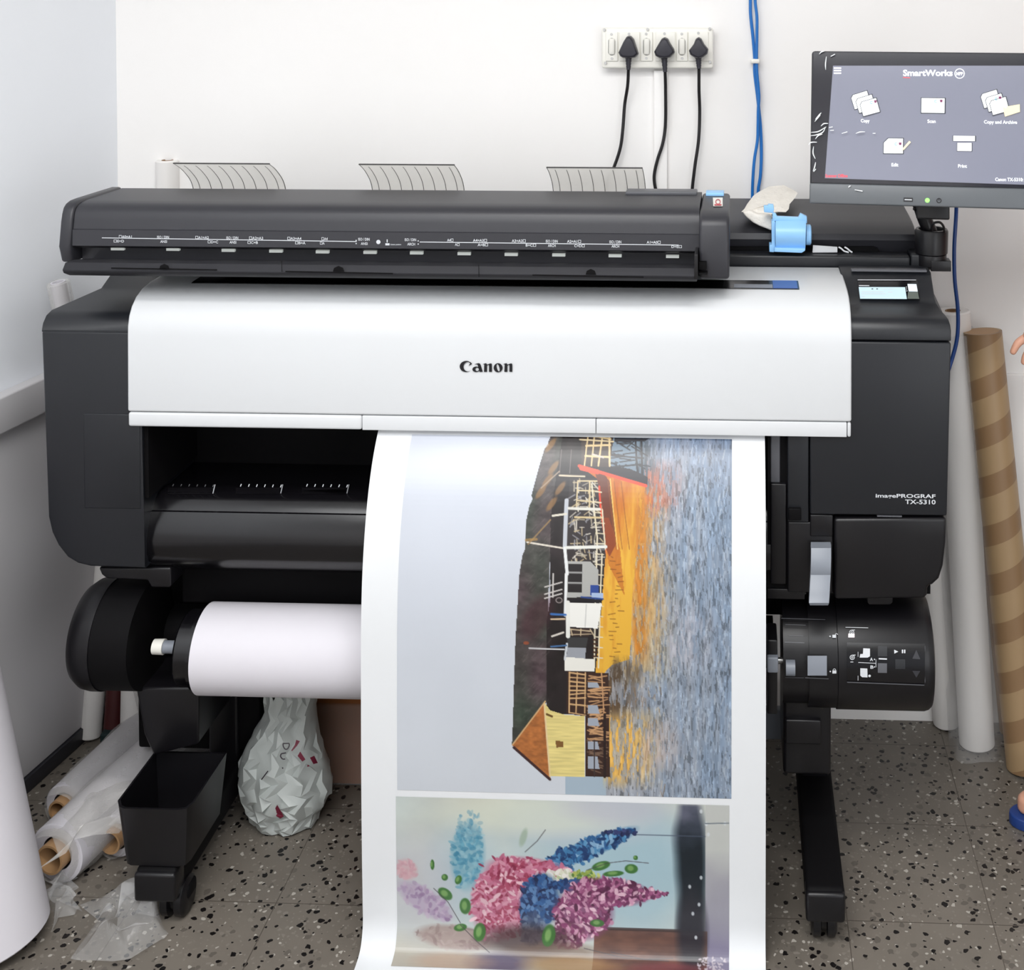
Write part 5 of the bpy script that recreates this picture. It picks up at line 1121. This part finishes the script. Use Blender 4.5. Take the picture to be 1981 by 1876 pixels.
# ------------------------------------------------------------------ rolls
def roll(name, base, top, r, m, label, group=None, core=.35, corem='kraft_dark', cat='paper roll', extra=None):
    base, top = Vector(base), Vector(top); ax = (top - base); L = ax.length; ax.normalize()
    rc = r * core; root = thing(name, label, cat, base, group)
    mesh('outer_roll', MB().lathe(base, ax, [(0.001, rc + .003), (0, r - .003), (.003, r), (L - .003, r), (L, r - .003), (L - .001, rc + .003)], 48), m, root)
    mesh('core', MB().lathe(base, ax, [(0, rc), (0, rc + .0035), (L, rc + .0035), (L, rc), (0, rc)], 32), corem, root)
    return root
# big roll at the left edge
bb = F(-12, 1826); 
tw = WA + wu * ((bb.y - WA.y) / wu.y); ln = (bb.x - tw.x - .088) / (.185 * (1) ) 
roll('paper_roll', bb + Vector((0, 0, .012)), Vector((tw.x + .098, bb.y, (bb.x - tw.x - .098) / .19)), .088, 'roll_white', 'thick white roll leaning at the left edge, nearest the camera', 'white media rolls', .4)
# rolls leaning in the left back corner
def leaning(name, pb, pt, Yt, r, m, label, group=None, **k):
    b_ = F(*pb) + Vector((0, r * .0, 0.004)); return roll(name, b_, P(pt[0], pt[1], Yt), r, m, label, group, **k)
leaning('paper_roll', (175, 1428), (213, 1010), 2.66, .0225, 'tall_roll_white', 'thin white roll leaning in the left corner, leftmost behind the printer', 'white media rolls')
g1 = F(255, 1468)
leaning('paper_roll', (257, 1452), (267, 900), 2.70, .026, 'tall_roll_white', 'white roll standing in a dark green end boot behind the left bracket', 'white media rolls')
leaning('wrapped_roll', (218, 1436), (245, 1000), 2.71, .020, 'dark_red', 'dark maroon roll between the two leaning white rolls', None)
for (pa_, pb2, lab) in [((193, 1452), (236, 1424), 'left dark green foam block beside the thin white roll'), ((232, 1478), (288, 1448), 'right dark green foam block under the white roll')]:
    a_, b_ = F(*pa_), F(pb2[0], pa_[1]); mb = MB().prism([a_, b_, b_ + Vector((.004, .05, 0)), a_ + Vector((-.004, .05, 0))], (0, 0, .035)); tag(mesh('foam_block', mb, 'dark_green', bevel=.004), lab, 'foam block', 'dark green foam blocks')
# tall rolls showing above the scanner
pz = P(318, 311, 2.72); roll('paper_roll', (pz.x, 2.735, .002), (pz.x, 2.735, pz.z), .0255, 'tall_roll_white', 'white upright roll showing behind the left paper guide', 'white media rolls')
pz = P(722, 340, 2.72)
mb = MB(); o_ = [(700, 372), (702, 340), (716, 322), (738, 310), (745, 318), (738, 345), (742, 372)]
# lying wrapped rolls at left
def lying(pf, r, L, label, off=0, group='plastic-wrapped rolls on the floor', corer=.55, dz=0, twist=0):
    p = F(*pf); ax = Vector((wu.x, wu.y, 0)); ax = Matrix.Rotation(twist, 3, 'Z') @ ax
    b_ = Vector((p.x, p.y, r + dz + .001)); t_ = b_ + ax * L; root = thing('wrapped_roll', label, 'paper roll', (p.x, p.y, dz), group)
    mesh('outer_roll', MB().lathe(b_, ax, [(.02, r * corer + .004), (.018, r - .004), (.02, r), (L, r), (L, .004)], 48), 'roll_white', root)
    mesh('core', MB().lathe(b_, ax, [(0.0, r * corer - .004), (0, r * corer), (L * .9, r * corer), (L * .9, r * corer - .004), (0, r * corer - .004)], 32), 'kraft', root)
    rs3 = np.random.RandomState(int(pf[0])); rows = []
    for i in range(16):
        t = .004 + L * i / 15; ring_ = []
        for j in range(33):
            a_ = 2 * math.pi * (j % 32) / 32; q_ = r * (1.05 + .05 * math.sin(a_ * 3 + i) + .03 * rs3.rand()) * (1 if i > 1 else (.75 + .2 * i))
            side = Vector((-ax.y, ax.x, 0)); pt = b_ + ax * t + side * (q_ * math.cos(a_)) + Vector((0, 0, q_ * math.sin(a_))); pt.z = max(pt.z, .0015 + dz); ring_.append(pt)
        ring_[32] = ring_[0]; rows.append(ring_)
    mesh('plastic_wrap', MB().grid(rows), 'wrap', root)
    return root
lying((212, 1672), .040, .42, 'plastic-wrapped roll on the floor with open brown core facing forward', twist=-.02)
lying((96, 1722), .054, .46, 'plastic-wrapped white roll on the floor beside the big leaning roll', corer=.5, twist=-.05)
lying((112, 1610), .040, .26, 'plastic-wrapped thin roll on the floor between its two longer neighbours', corer=.5, twist=.0)
def crumple(name, corners, amp, label, seed, n=34, m='film'):
    rs4 = np.random.RandomState(seed); A, B, C_, D = [Vector(c_) for c_ in corners]
    def fold(k): 
        g_ = rs4.rand(k, k); yy, xx = np.meshgrid(np.linspace(0, k - 1.001, n), np.linspace(0, k - 1.001, n), indexing='ij'); i, j = yy.astype(int).clip(0, k - 2), xx.astype(int).clip(0, k - 2); u, v = yy - i, xx - j
        return (g_[i, j] * (1 - v) + g_[i, j + 1] * v) * (1 - u) + (g_[i + 1, j] * (1 - v) + g_[i + 1, j + 1] * v) * u
    h = fold(5) * .6 + fold(9) * .4; dx = fold(5) - .5; dy = fold(5) - .5
    rows = [[A.lerp(B, j / (n - 1)).lerp(D.lerp(C_, j / (n - 1)), i / (n - 1)) + Vector((dx[i, j] * .05, dy[i, j] * .05, .002 + h[i, j] * amp * min(1, 2.2 * math.sin(math.pi * i / (n - 1)) * math.sin(math.pi * j / (n - 1)) + .04))) for j in range(n)] for i in range(n)]
    return tag(mesh(name, MB().grid(rows), m, smooth=False), label, 'plastic film', 'crumpled clear film on the floor')
crumple('plastic_film', [F(170, 1870), F(320, 1830), F(290, 1730), F(190, 1740)], .075, 'crumpled clear film on the floor in front of the black tray', 4)
crumple('plastic_film', [F(85, 1800), F(150, 1775), F(130, 1710), F(85, 1720)], .05, 'small glossy film scrap beside the big white roll', 9)
crumple('plastic_sheet', [F(75, 1690, .105), F(215, 1600, .10), F(330, 1500, .085), F(190, 1520, .085)], .035, 'loose translucent plastic sheet draped over the wrapped rolls on the floor', 21, 34, 'wrap')
# white carton edge behind the bracket
a_, b_ = F(380, 1455), F(450, 1450)
tag(mesh('white_carton', MB().prism([P(x, y, 2.62) for x, y in [(372, 1445), (432, 1418), (447, 1421), (450, 1440), (434, 1452)]], (0, .12, 0)), 'paper_white', bevel=.002), 'small white carton corner behind the black tray', 'carton')
# film-wrapped roll against the left wall beside the printer
a_ = P(118, 560, 2.45)
tb = F(305, 1450) + Vector((0, 0, .003))
roll('wrapped_roll', tb, P(112, 545, 2.45), .022, 'wrap', 'pale plastic-wrapped roll between the left wall and the printer', None, .5, 'roll_white')
# right side rolls
leaning('paper_roll', (1890, 1442), (1843, 600), 2.70, .0375, 'tall_roll_white', 'white roll leaning on the back wall beside the brown tube', 'white media rolls')
leaning('paper_roll', (1832, 1402), (1790, 900), 2.72, .030, 'tall_roll_white', 'white roll half hidden behind the drum at the printer right side', 'white media rolls')
# plastic sleeve round the right rolls
b0 = F(1888, 1450) + Vector((0, 0, .004)); t0 = P(1846, 640, 2.69); rows = []; rs5 = np.random.RandomState(8)
for i in range(26):
    t = i / 25; cpt = b0.lerp(t0, t); ring_ = []
    for j in range(37):
        a_ = 2 * math.pi * (j % 36) / 36; q_ = .042 * (1.06 + .09 * math.sin(a_ * 2 + t * 5) + .05 * math.sin(a_ * 5 + t * 11)) * (1.28 if i < 4 else 1.1)
        ring_.append(Vector((cpt.x + q_ * math.cos(a_), min(cpt.y + q_ * math.sin(a_), WY - .01), max(cpt.z + .004 * math.sin(a_ * 3), .0015))))
    rows.append(ring_)
tag(mesh('plastic_sleeve', MB().grid(rows), 'film'), 'loose clear plastic sleeve around the white roll near the brown tube', 'plastic sleeve')
# brown spiral tube
kb = F(1985, 1488); kt = P(1901, 646, 2.66)
KT = thing('cardboard_tube', 'thick brown cardboard tube with spiral bands leaning at the right', 'tube', kb)
axk = (kt - kb); Lk = axk.length; axk.normalize(); r_k = .0405
kk = kb + Vector((0, 0, .006))
sm_ = bpy.data.materials.new('spiral_kraft'); sm_.use_nodes = True; nt = sm_.node_tree; bs = nt.nodes['Principled BSDF']; bs.inputs['Roughness'].default_value = .42
uvn = nt.nodes.new('ShaderNodeUVMap'); sp_ = nt.nodes.new('ShaderNodeSeparateXYZ'); nt.links.new(uvn.outputs[0], sp_.inputs[0])
m1 = nt.nodes.new('ShaderNodeMath'); m1.operation = 'ADD'; nt.links.new(sp_.outputs[0], m1.inputs[0]); nt.links.new(sp_.outputs[1], m1.inputs[1])
m2 = nt.nodes.new('ShaderNodeMath'); m2.operation = 'FRACT'; nt.links.new(m1.outputs[0], m2.inputs[0])
m3 = nt.nodes.new('ShaderNodeMath'); m3.operation = 'LESS_THAN'; m3.inputs[1].default_value = .43; nt.links.new(m2.outputs[0], m3.inputs[0])
mx = nt.nodes.new('ShaderNodeMixRGB'); mx.inputs[1].default_value = rgb((172, 144, 108)); mx.inputs[2].default_value = rgb((146, 116, 84)); nt.links.new(m3.outputs[0], mx.inputs[0]); nt.links.new(mx.outputs[0], bs.inputs['Base Color'])
tubeo = mesh('tube_wall', MB().lathe(kk, axk, [(0, r_k - .006)] + [(Lk * i_ / 40, r_k) for i_ in range(41)] + [(Lk, r_k - .006), (.002, r_k - .006)], 64), sm_, KT)
mesh('end_plug', MB().lathe(kk + axk * (Lk - .003), axk, [(0, 0), (0, r_k - .006), (.003, r_k - .006), (.003, 0)], 48), 'kraft', KT)
me = tubeo.data; uv = me.uv_layers.new(name='UVMap'); ref = Vector((1, 0, 0)); ref = (ref - axk * ref.dot(axk)).normalized(); rb = axk.cross(ref)
o0 = kk - ORI[tubeo.name]
for p_ in me.polygons:
    angs = []
    for li in p_.loop_indices:
        d_ = me.vertices[me.loops[li].vertex_index].co - o0; h_ = d_.dot(axk); angs.append([li, math.atan2(d_.dot(rb), d_.dot(ref)) / (2 * math.pi), h_])
    if max(a__[1] for a__ in angs) - min(a__[1] for a__ in angs) > .5:
        for a__ in angs:
            if a__[1] < 0: a__[1] += 1
    for li, u_, h_ in angs: uv.data[li].uv = (-u_ * 1.0, h_ / .100)
roll('cardboard_tube', F(1945, 1420) + Vector((0, 0, .004)), P(1893, 900, 2.74), .012, 'kraft', 'thin brown tube between the white roll and the thick brown tube', None, .6, 'kraft_dark', 'tube')

# ------------------------------------------------------------------ carton and bag under the printer
fx0, fx1 = X_at(612, 1500, 2.52), X_at(612, 1500, 2.52) + .42
bx = mesh('cardboard_box', MB().box(fx0, fx1, 2.47, 2.68, .001, .30), 'carton', bevel=.004); tag(bx, 'brown cardboard box on the floor under the printer', 'box')
mesh('shrink_wrap', MB().box(fx0 - .004, fx1 + .004, 2.464, 2.688, .001, .17), 'film', bx, bevel=.006)
# bag
def bagX(x): return x
outl = [(1325, 516, 610), (1350, 512, 612), (1375, 515, 610), (1400, 500, 612), (1425, 485, 617), (1450, 472, 625), (1475, 465, 632), (1500, 464, 640), (1525, 471, 641), (1545, 478, 630), (1560, 484, 618), (1580, 490, 616), (1600, 505, 612), (1615, 520, 600), (1626, 545, 580)]
rs6 = np.random.RandomState(12); mb = MB(); rows = []; yc0 = 2.36
def ridge(x): return 1 - abs((x % 1) * 2 - 1) * 2
def bnoise(a_, t): return .10 * ridge(a_ * .8 + t * 2.1 + .4 * math.sin(a_ * 2)) + .07 * ridge(a_ * 1.4 - t * 4.3 + .3 * math.sin(t * 7)) + .04 * ridge(a_ * 2.5 + t * 6.7) + .01 * math.sin(a_ * 9) if True else .06 * math.sin(a_ * 3 + t * 9) + .05 * math.sin(a_ * 5 - t * 17 + 1) + .035 * math.sin(a_ * 9 + t * 31) + .02 * math.sin(a_ * 13 - t * 45)
L_ = len(outl); NR, NS = 22, 34; pend = rs6.randn(NR, NS); wob = [rs6.rand() * 6 for _ in range(6)]
def at_row(t):
    k_ = min(int(t * (L_ - 1)), L_ - 2); f_ = t * (L_ - 1) - k_; return [outl[k_][c_] * (1 - f_) + outl[k_ + 1][c_] * f_ for c_ in range(3)]
pz_ = P(540, 1583, yc0 - .05).z
for i in range(NR):
    t = i / (NR - 1); py, xl, xr = at_row(t)
    pl_, pr2 = P(xl, py, yc0), P(xr, py, yc0); cxm_ = (pl_.x + pr2.x) / 2; hw = (pr2.x - pl_.x) / 2; ring_ = []
    for j in range(NS):
        a_ = 2 * math.pi * (j + .5 * (i % 2)) / NS; fold = .10 * ridge(a_ * 1.3 + t * 1.2) + .07 * ridge(a_ * 2.2 - t * 2.6 + .7); amp = min(1, 4 * (1 - t))
        kx = hw * (1 + .01 * pend[i, j] * amp + fold * .22); ky = hw * .8 * (1 + (.03 * pend[i, j] + fold * 1.3) * amp)
        ring_.append(Vector((cxm_ + kx * math.cos(a_), yc0 + ky * math.sin(a_), max(pl_.z + .004 * rs6.randn(), .003))))
    rows.append(ring_)
BG = thing('plastic_bag', 'white plastic carrier bag with maroon print, stuffed, under the printer', 'bag', (rows[-1][0].x, yc0, 0))
vs = [p for r_ in rows for p in r_]; fs = []
for i in range(NR - 1):
    for j in range(NS):
        a_, b_, c_, d_ = i * NS + j, i * NS + (j + 1) % NS, (i + 1) * NS + (j + 1) % NS, (i + 1) * NS + j
        fs += [(a_, b_, d_), (b_, c_, d_)] if i % 2 else [(a_, b_, c_), (a_, c_, d_)]
fs.append(tuple((NR - 1) * NS + j for j in range(NS)))
rough = mesh('bag_body', MB().add(vs, fs), 'bag_white', BG, smooth=True)
rough.data.set_sharp_from_angle(angle=R(32))
def B(x, y): return (440 + x / 5.862, 1340 + y / 5.862)
def on_bag(x, y):
    t = None
    for lift_ in (0,):
        o_ = CAM; d = ray(x, y)
        # intersect with vertical elliptical section
        for i in range(L_ - 1):
            if outl[i][0] <= y <= outl[i + 1][0]:
                f_ = (y - outl[i][0]) / (outl[i + 1][0] - outl[i][0]); xl = outl[i][1] * (1 - f_) + outl[i + 1][1] * f_; xr = outl[i][2] * (1 - f_) + outl[i + 1][2] * f_
                u = (x - (xl + xr) / 2) / ((xr - xl) / 2); hw = (P(xr, y, yc0).x - P(xl, y, yc0).x) / 2; Y = yc0 - hw * .8 * math.sqrt(max(0, 1 - u * u)) * 1.12 - .010
                return P(x, y, Y)
    return P(x, y, yc0 - .09)
b2 = lambda x, y: on_bag(*B(x, y))
for pl2 in [[(780, 532), (822, 548), (790, 600), (735, 660), (722, 655), (765, 590)], [(795, 715), (825, 665), (885, 755), (850, 780)], [(935, 735), (985, 712), (1025, 795), (975, 808)], [(395, 1270), (520, 1345), (565, 1270), (640, 1400), (600, 1425), (540, 1390), (400, 1300)], [(905, 840), (908, 812), (935, 830)]]:
    mb = MB(); poly(mb, pl2, b2); mesh('bag_print', mb, 'maroon', BG, smooth=False, flip=False)
mb = MB()
line(mb, [(628, 575), (700, 572), (702, 600), (680, 640), (650, 638), (632, 605), (630, 575)], 14, b2); line(mb, [(665, 680), (610, 690), (600, 720), (625, 752), (655, 750)], 14, b2)
ring(mb, 318, 1218, 34, 14, b2, 16); line(mb, [(305, 1305), (368, 1338)], 14, b2); line(mb, [(385, 985), (460, 885)], 12, b2); line(mb, [(622, 845), (630, 860)], 14, b2); line(mb, [(390, 1226), (412, 1228)], 12, b2)
mesh('bag_lettering', mb, 'bag_black', BG, smooth=False, flip=False)

# ------------------------------------------------------------------ person at the right edge
hip = Vector((.90, 2.36, .90))
def skin_fig(name, verts, edges, rad, m, parent, lev=2, root=0):
    base = ORI[parent.name] if parent else Vector()
    me = bpy.data.meshes.new(name); me.from_pydata([Vector(v) - base for v in verts], edges, []); o = bpy.data.objects.new(name, me); COL.objects.link(o)
    if parent: o.parent = parent
    sk_ = o.modifiers.new('skin', 'SKIN'); sk_.use_smooth_shade = True
    for i, r_ in enumerate(rad):
        rr2 = r_ if isinstance(r_, tuple) else (r_, r_); me.skin_vertices[0].data[i].radius = rr2; me.skin_vertices[0].data[i].use_root = (i == root)
    ss = o.modifiers.new('sub', 'SUBSURF'); ss.levels = ss.render_levels = lev; me.materials.append(M[m]); return o
PE = thing('person', 'person in dark clothes and blue slipper standing at the right edge, hand lowered', 'person', (.93, 2.36, 0))
ft = F(1952, 1592)                     # toe tip of the slipper
fy = ft.y; fxx = ft.x
wr = P(2075, 640, 2.42); el = Vector((.86, 2.50, 1.16)); shl = Vector((.93, 2.50, 1.40)); shr = Vector((.93, 2.20, 1.40))
hipL, hipR = Vector((.95, 2.47, .90)), Vector((.95, 2.28, .90))
kl, kr = Vector((.88, 2.50, .48)), Vector((.90, fy, .48)); al, ar = Vector((.93, 2.52, .09)), Vector((fxx + .19, fy, .09))
V = [(.95, 2.375, .93), (.955, 2.37, 1.10), (.95, 2.36, 1.26), (.945, 2.35, 1.40), (.94, 2.35, 1.49), (.925, 2.35, 1.56), (.915, 2.35, 1.64), (.92, 2.35, 1.70),
     shl, el, (.84, 2.50, 1.14), wr, shr, (.95, 2.14, 1.15), (.90, 2.16, .92), hipL, kl, al, hipR, kr, ar]
E = [(0, 1), (1, 2), (2, 3), (3, 4), (4, 5), (5, 6), (6, 7), (3, 8), (8, 9), (9, 10), (10, 11), (3, 12), (12, 13), (13, 14), (0, 15), (15, 16), (16, 17), (0, 18), (18, 19), (19, 20)]
rad = [(.11, .14), (.10, .13), (.105, .15), (.08, .12), .052, .07, .088, .075, .058, .042, .040, .026, .058, .042, .026, .075, .056, .038, .075, .056, .038]
skin_fig('body', V, E, rad, 'skin', PE)
# trousers, shirt
skin_fig('trousers', [(.95, 2.375, .96), (.95, 2.375, .90), hipL, kl, al + Vector((0, 0, .02)), hipR, kr, ar + Vector((0, 0, .02))], [(0, 1), (1, 2), (2, 3), (3, 4), (1, 5), (5, 6), (6, 7)], [(.12, .155), (.125, .16), .092, .072, .058, .092, .072, .058], 'navy_cloth', PE, root=0)
skin_fig('shirt', [(.955, 2.37, .95), (.955, 2.37, 1.10), (.95, 2.36, 1.26), (.945, 2.35, 1.39), (.94, 2.35, 1.45), shl, el.lerp(shl, .3), shr, Vector((.95, 2.15, 1.22))], [(0, 1), (1, 2), (2, 3), (3, 4), (3, 5), (5, 6), (3, 7), (7, 8)], [(.125, .155), (.115, .15), (.12, .165), (.10, .14), .062, .073, .06, .073, .06], 'shirt_cloth', PE)
# head details: face looks left (-x)
mb = MB(); hc_ = Vector((.915, 2.35, 1.655))
for zi in range(1): pass
hr = MB(); n1_, n2_ = 20, 14; rows = []
for i in range(n2_):
    ph = math.pi * i / (n2_ - 1) * .62; ring_ = []
    for j in range(n1_ + 1):
        a_ = 2 * math.pi * (j % n1_) / n1_; ring_.append(hc_ + Vector((.012, 0, .015)) + Vector((math.sin(ph) * math.cos(a_) * .098, math.sin(ph) * math.sin(a_) * .088, math.cos(ph) * .108)))
    rows.append(ring_)
mesh('hair', MB().grid(rows), 'hair', PE)
mesh('nose', MB().prism([hc_ + Vector((-.083, -.012, -.035)), hc_ + Vector((-.083, .012, -.035)), hc_ + Vector((-.085, 0, .005))], (-.018, 0, -.004)), 'skin', PE, bevel=.003)
mb = MB()
for s_ in (-1, 1): mb.lathe(hc_ + Vector((-.080, .028 * s_, 0)), (-1, 0, 0), [(0, 0), (0, .010), (.006, .006), (.008, 0)], 12)
mesh('eyes', mb, 'ink_black', PE)
mesh('mouth', MB().obox(hc_ + Vector((-.082, 0, -.058)), (1, 0, 0), (0, 1, 0), (0, 0, 1), .004, .022, .004), 'maroon', PE, bevel=.002)
for s_ in (-1, 1): mesh('ear', MB().obox(hc_ + Vector((.0, .09 * s_, -.01)), (1, 0, 0), (0, 1, 0), (0, 0, 1), .014, .008, .026), 'skin', PE, bevel=.006)
# hand with five fingers: index tip at (1955,688)
pm0 = wr; Yh = 2.40
palm = P(2012, 655, Yh)
Vh = [wr + Vector((.03, 0, .01)), wr, P(2040, 650, Yh), palm]
def chain(pts): return [P(x, y, Y) for x, y, Y in pts]
fing = [chain([(2000, 652, 2.40), (1985, 652, 2.395), (1968, 664, 2.392), (1957, 686, 2.392)]),
        chain([(2004, 668, 2.41), (1993, 676, 2.405), (1984, 690, 2.402), (1980, 706, 2.402)]),
        chain([(2008, 680, 2.42), (2000, 690, 2.415), (1992, 704, 2.412), (1990, 718, 2.412)]),
        chain([(2014, 690, 2.43), (2008, 700, 2.425), (2003, 712, 2.422), (2002, 722, 2.422)])]
thumb = chain([(2020, 640, 2.385), (2002, 634, 2.372), (1990, 642, 2.366), (1982, 656, 2.364)])
skin_fig('left_hand', [wr + Vector((.02, 0, .0)), wr, P(2045, 652, Yh + .003), P(2022, 660, Yh + .01), P(2012, 668, Yh + .015)], [(0, 1), (1, 2), (2, 3), (3, 4)], [.024, .024, (.018, .026), (.017, .034), (.012, .030)], 'skin', PE)
for k_, fg in enumerate(fing + [thumb]):
    skin_fig('finger' if k_ < 4 else 'thumb', [P(2022, 660, Yh + .008)] + fg, [(0, 1), (1, 2), (2, 3), (3, 4)], [.008, .0092, .0088, .0082, .0062] if k_ < 4 else [.009, .011, .0105, .0095, .007], 'skin', PE)
# slippers
for k_, (tx_, ty_) in enumerate([(fxx, fy), (fxx + .13, 2.52)]):
    pts = []; L2 = .27
    for i in range(28):
        a_ = 2 * math.pi * i / 28; u = math.cos(a_); v = math.sin(a_); pts.append(Vector((tx_ + L2 / 2 - u * L2 / 2, ty_ + v * (.050 if u > 0 else .038), .001)))
    s_ = mesh('slipper', MB().prism(pts, (0, 0, .022)), 'sandal_blue', PE, bevel=.003, ang=50)
    rows = []
    for i in range(7):
        a_ = math.pi * i / 6; rows.append([Vector((tx_ + .05 + q_ * .075, ty_ + .051 * math.cos(a_), .02 + (.048 + .02 * q_) * math.sin(a_))) for q_ in (0, .5, 1)])
    mesh('slipper_strap', MB().plate(rows, (0, 0, -.003)), 'sandal_blue', PE)
    mesh('foot', MB().prism([Vector((p.x * .0 + (tx_ + L2 / 2) + (p.x - tx_ - L2 / 2) * .88, ty_ + (p.y - ty_) * .82, .023)) for p in pts], (0, 0, .035)), 'skin', PE, bevel=.016, seg=4, ang=50)
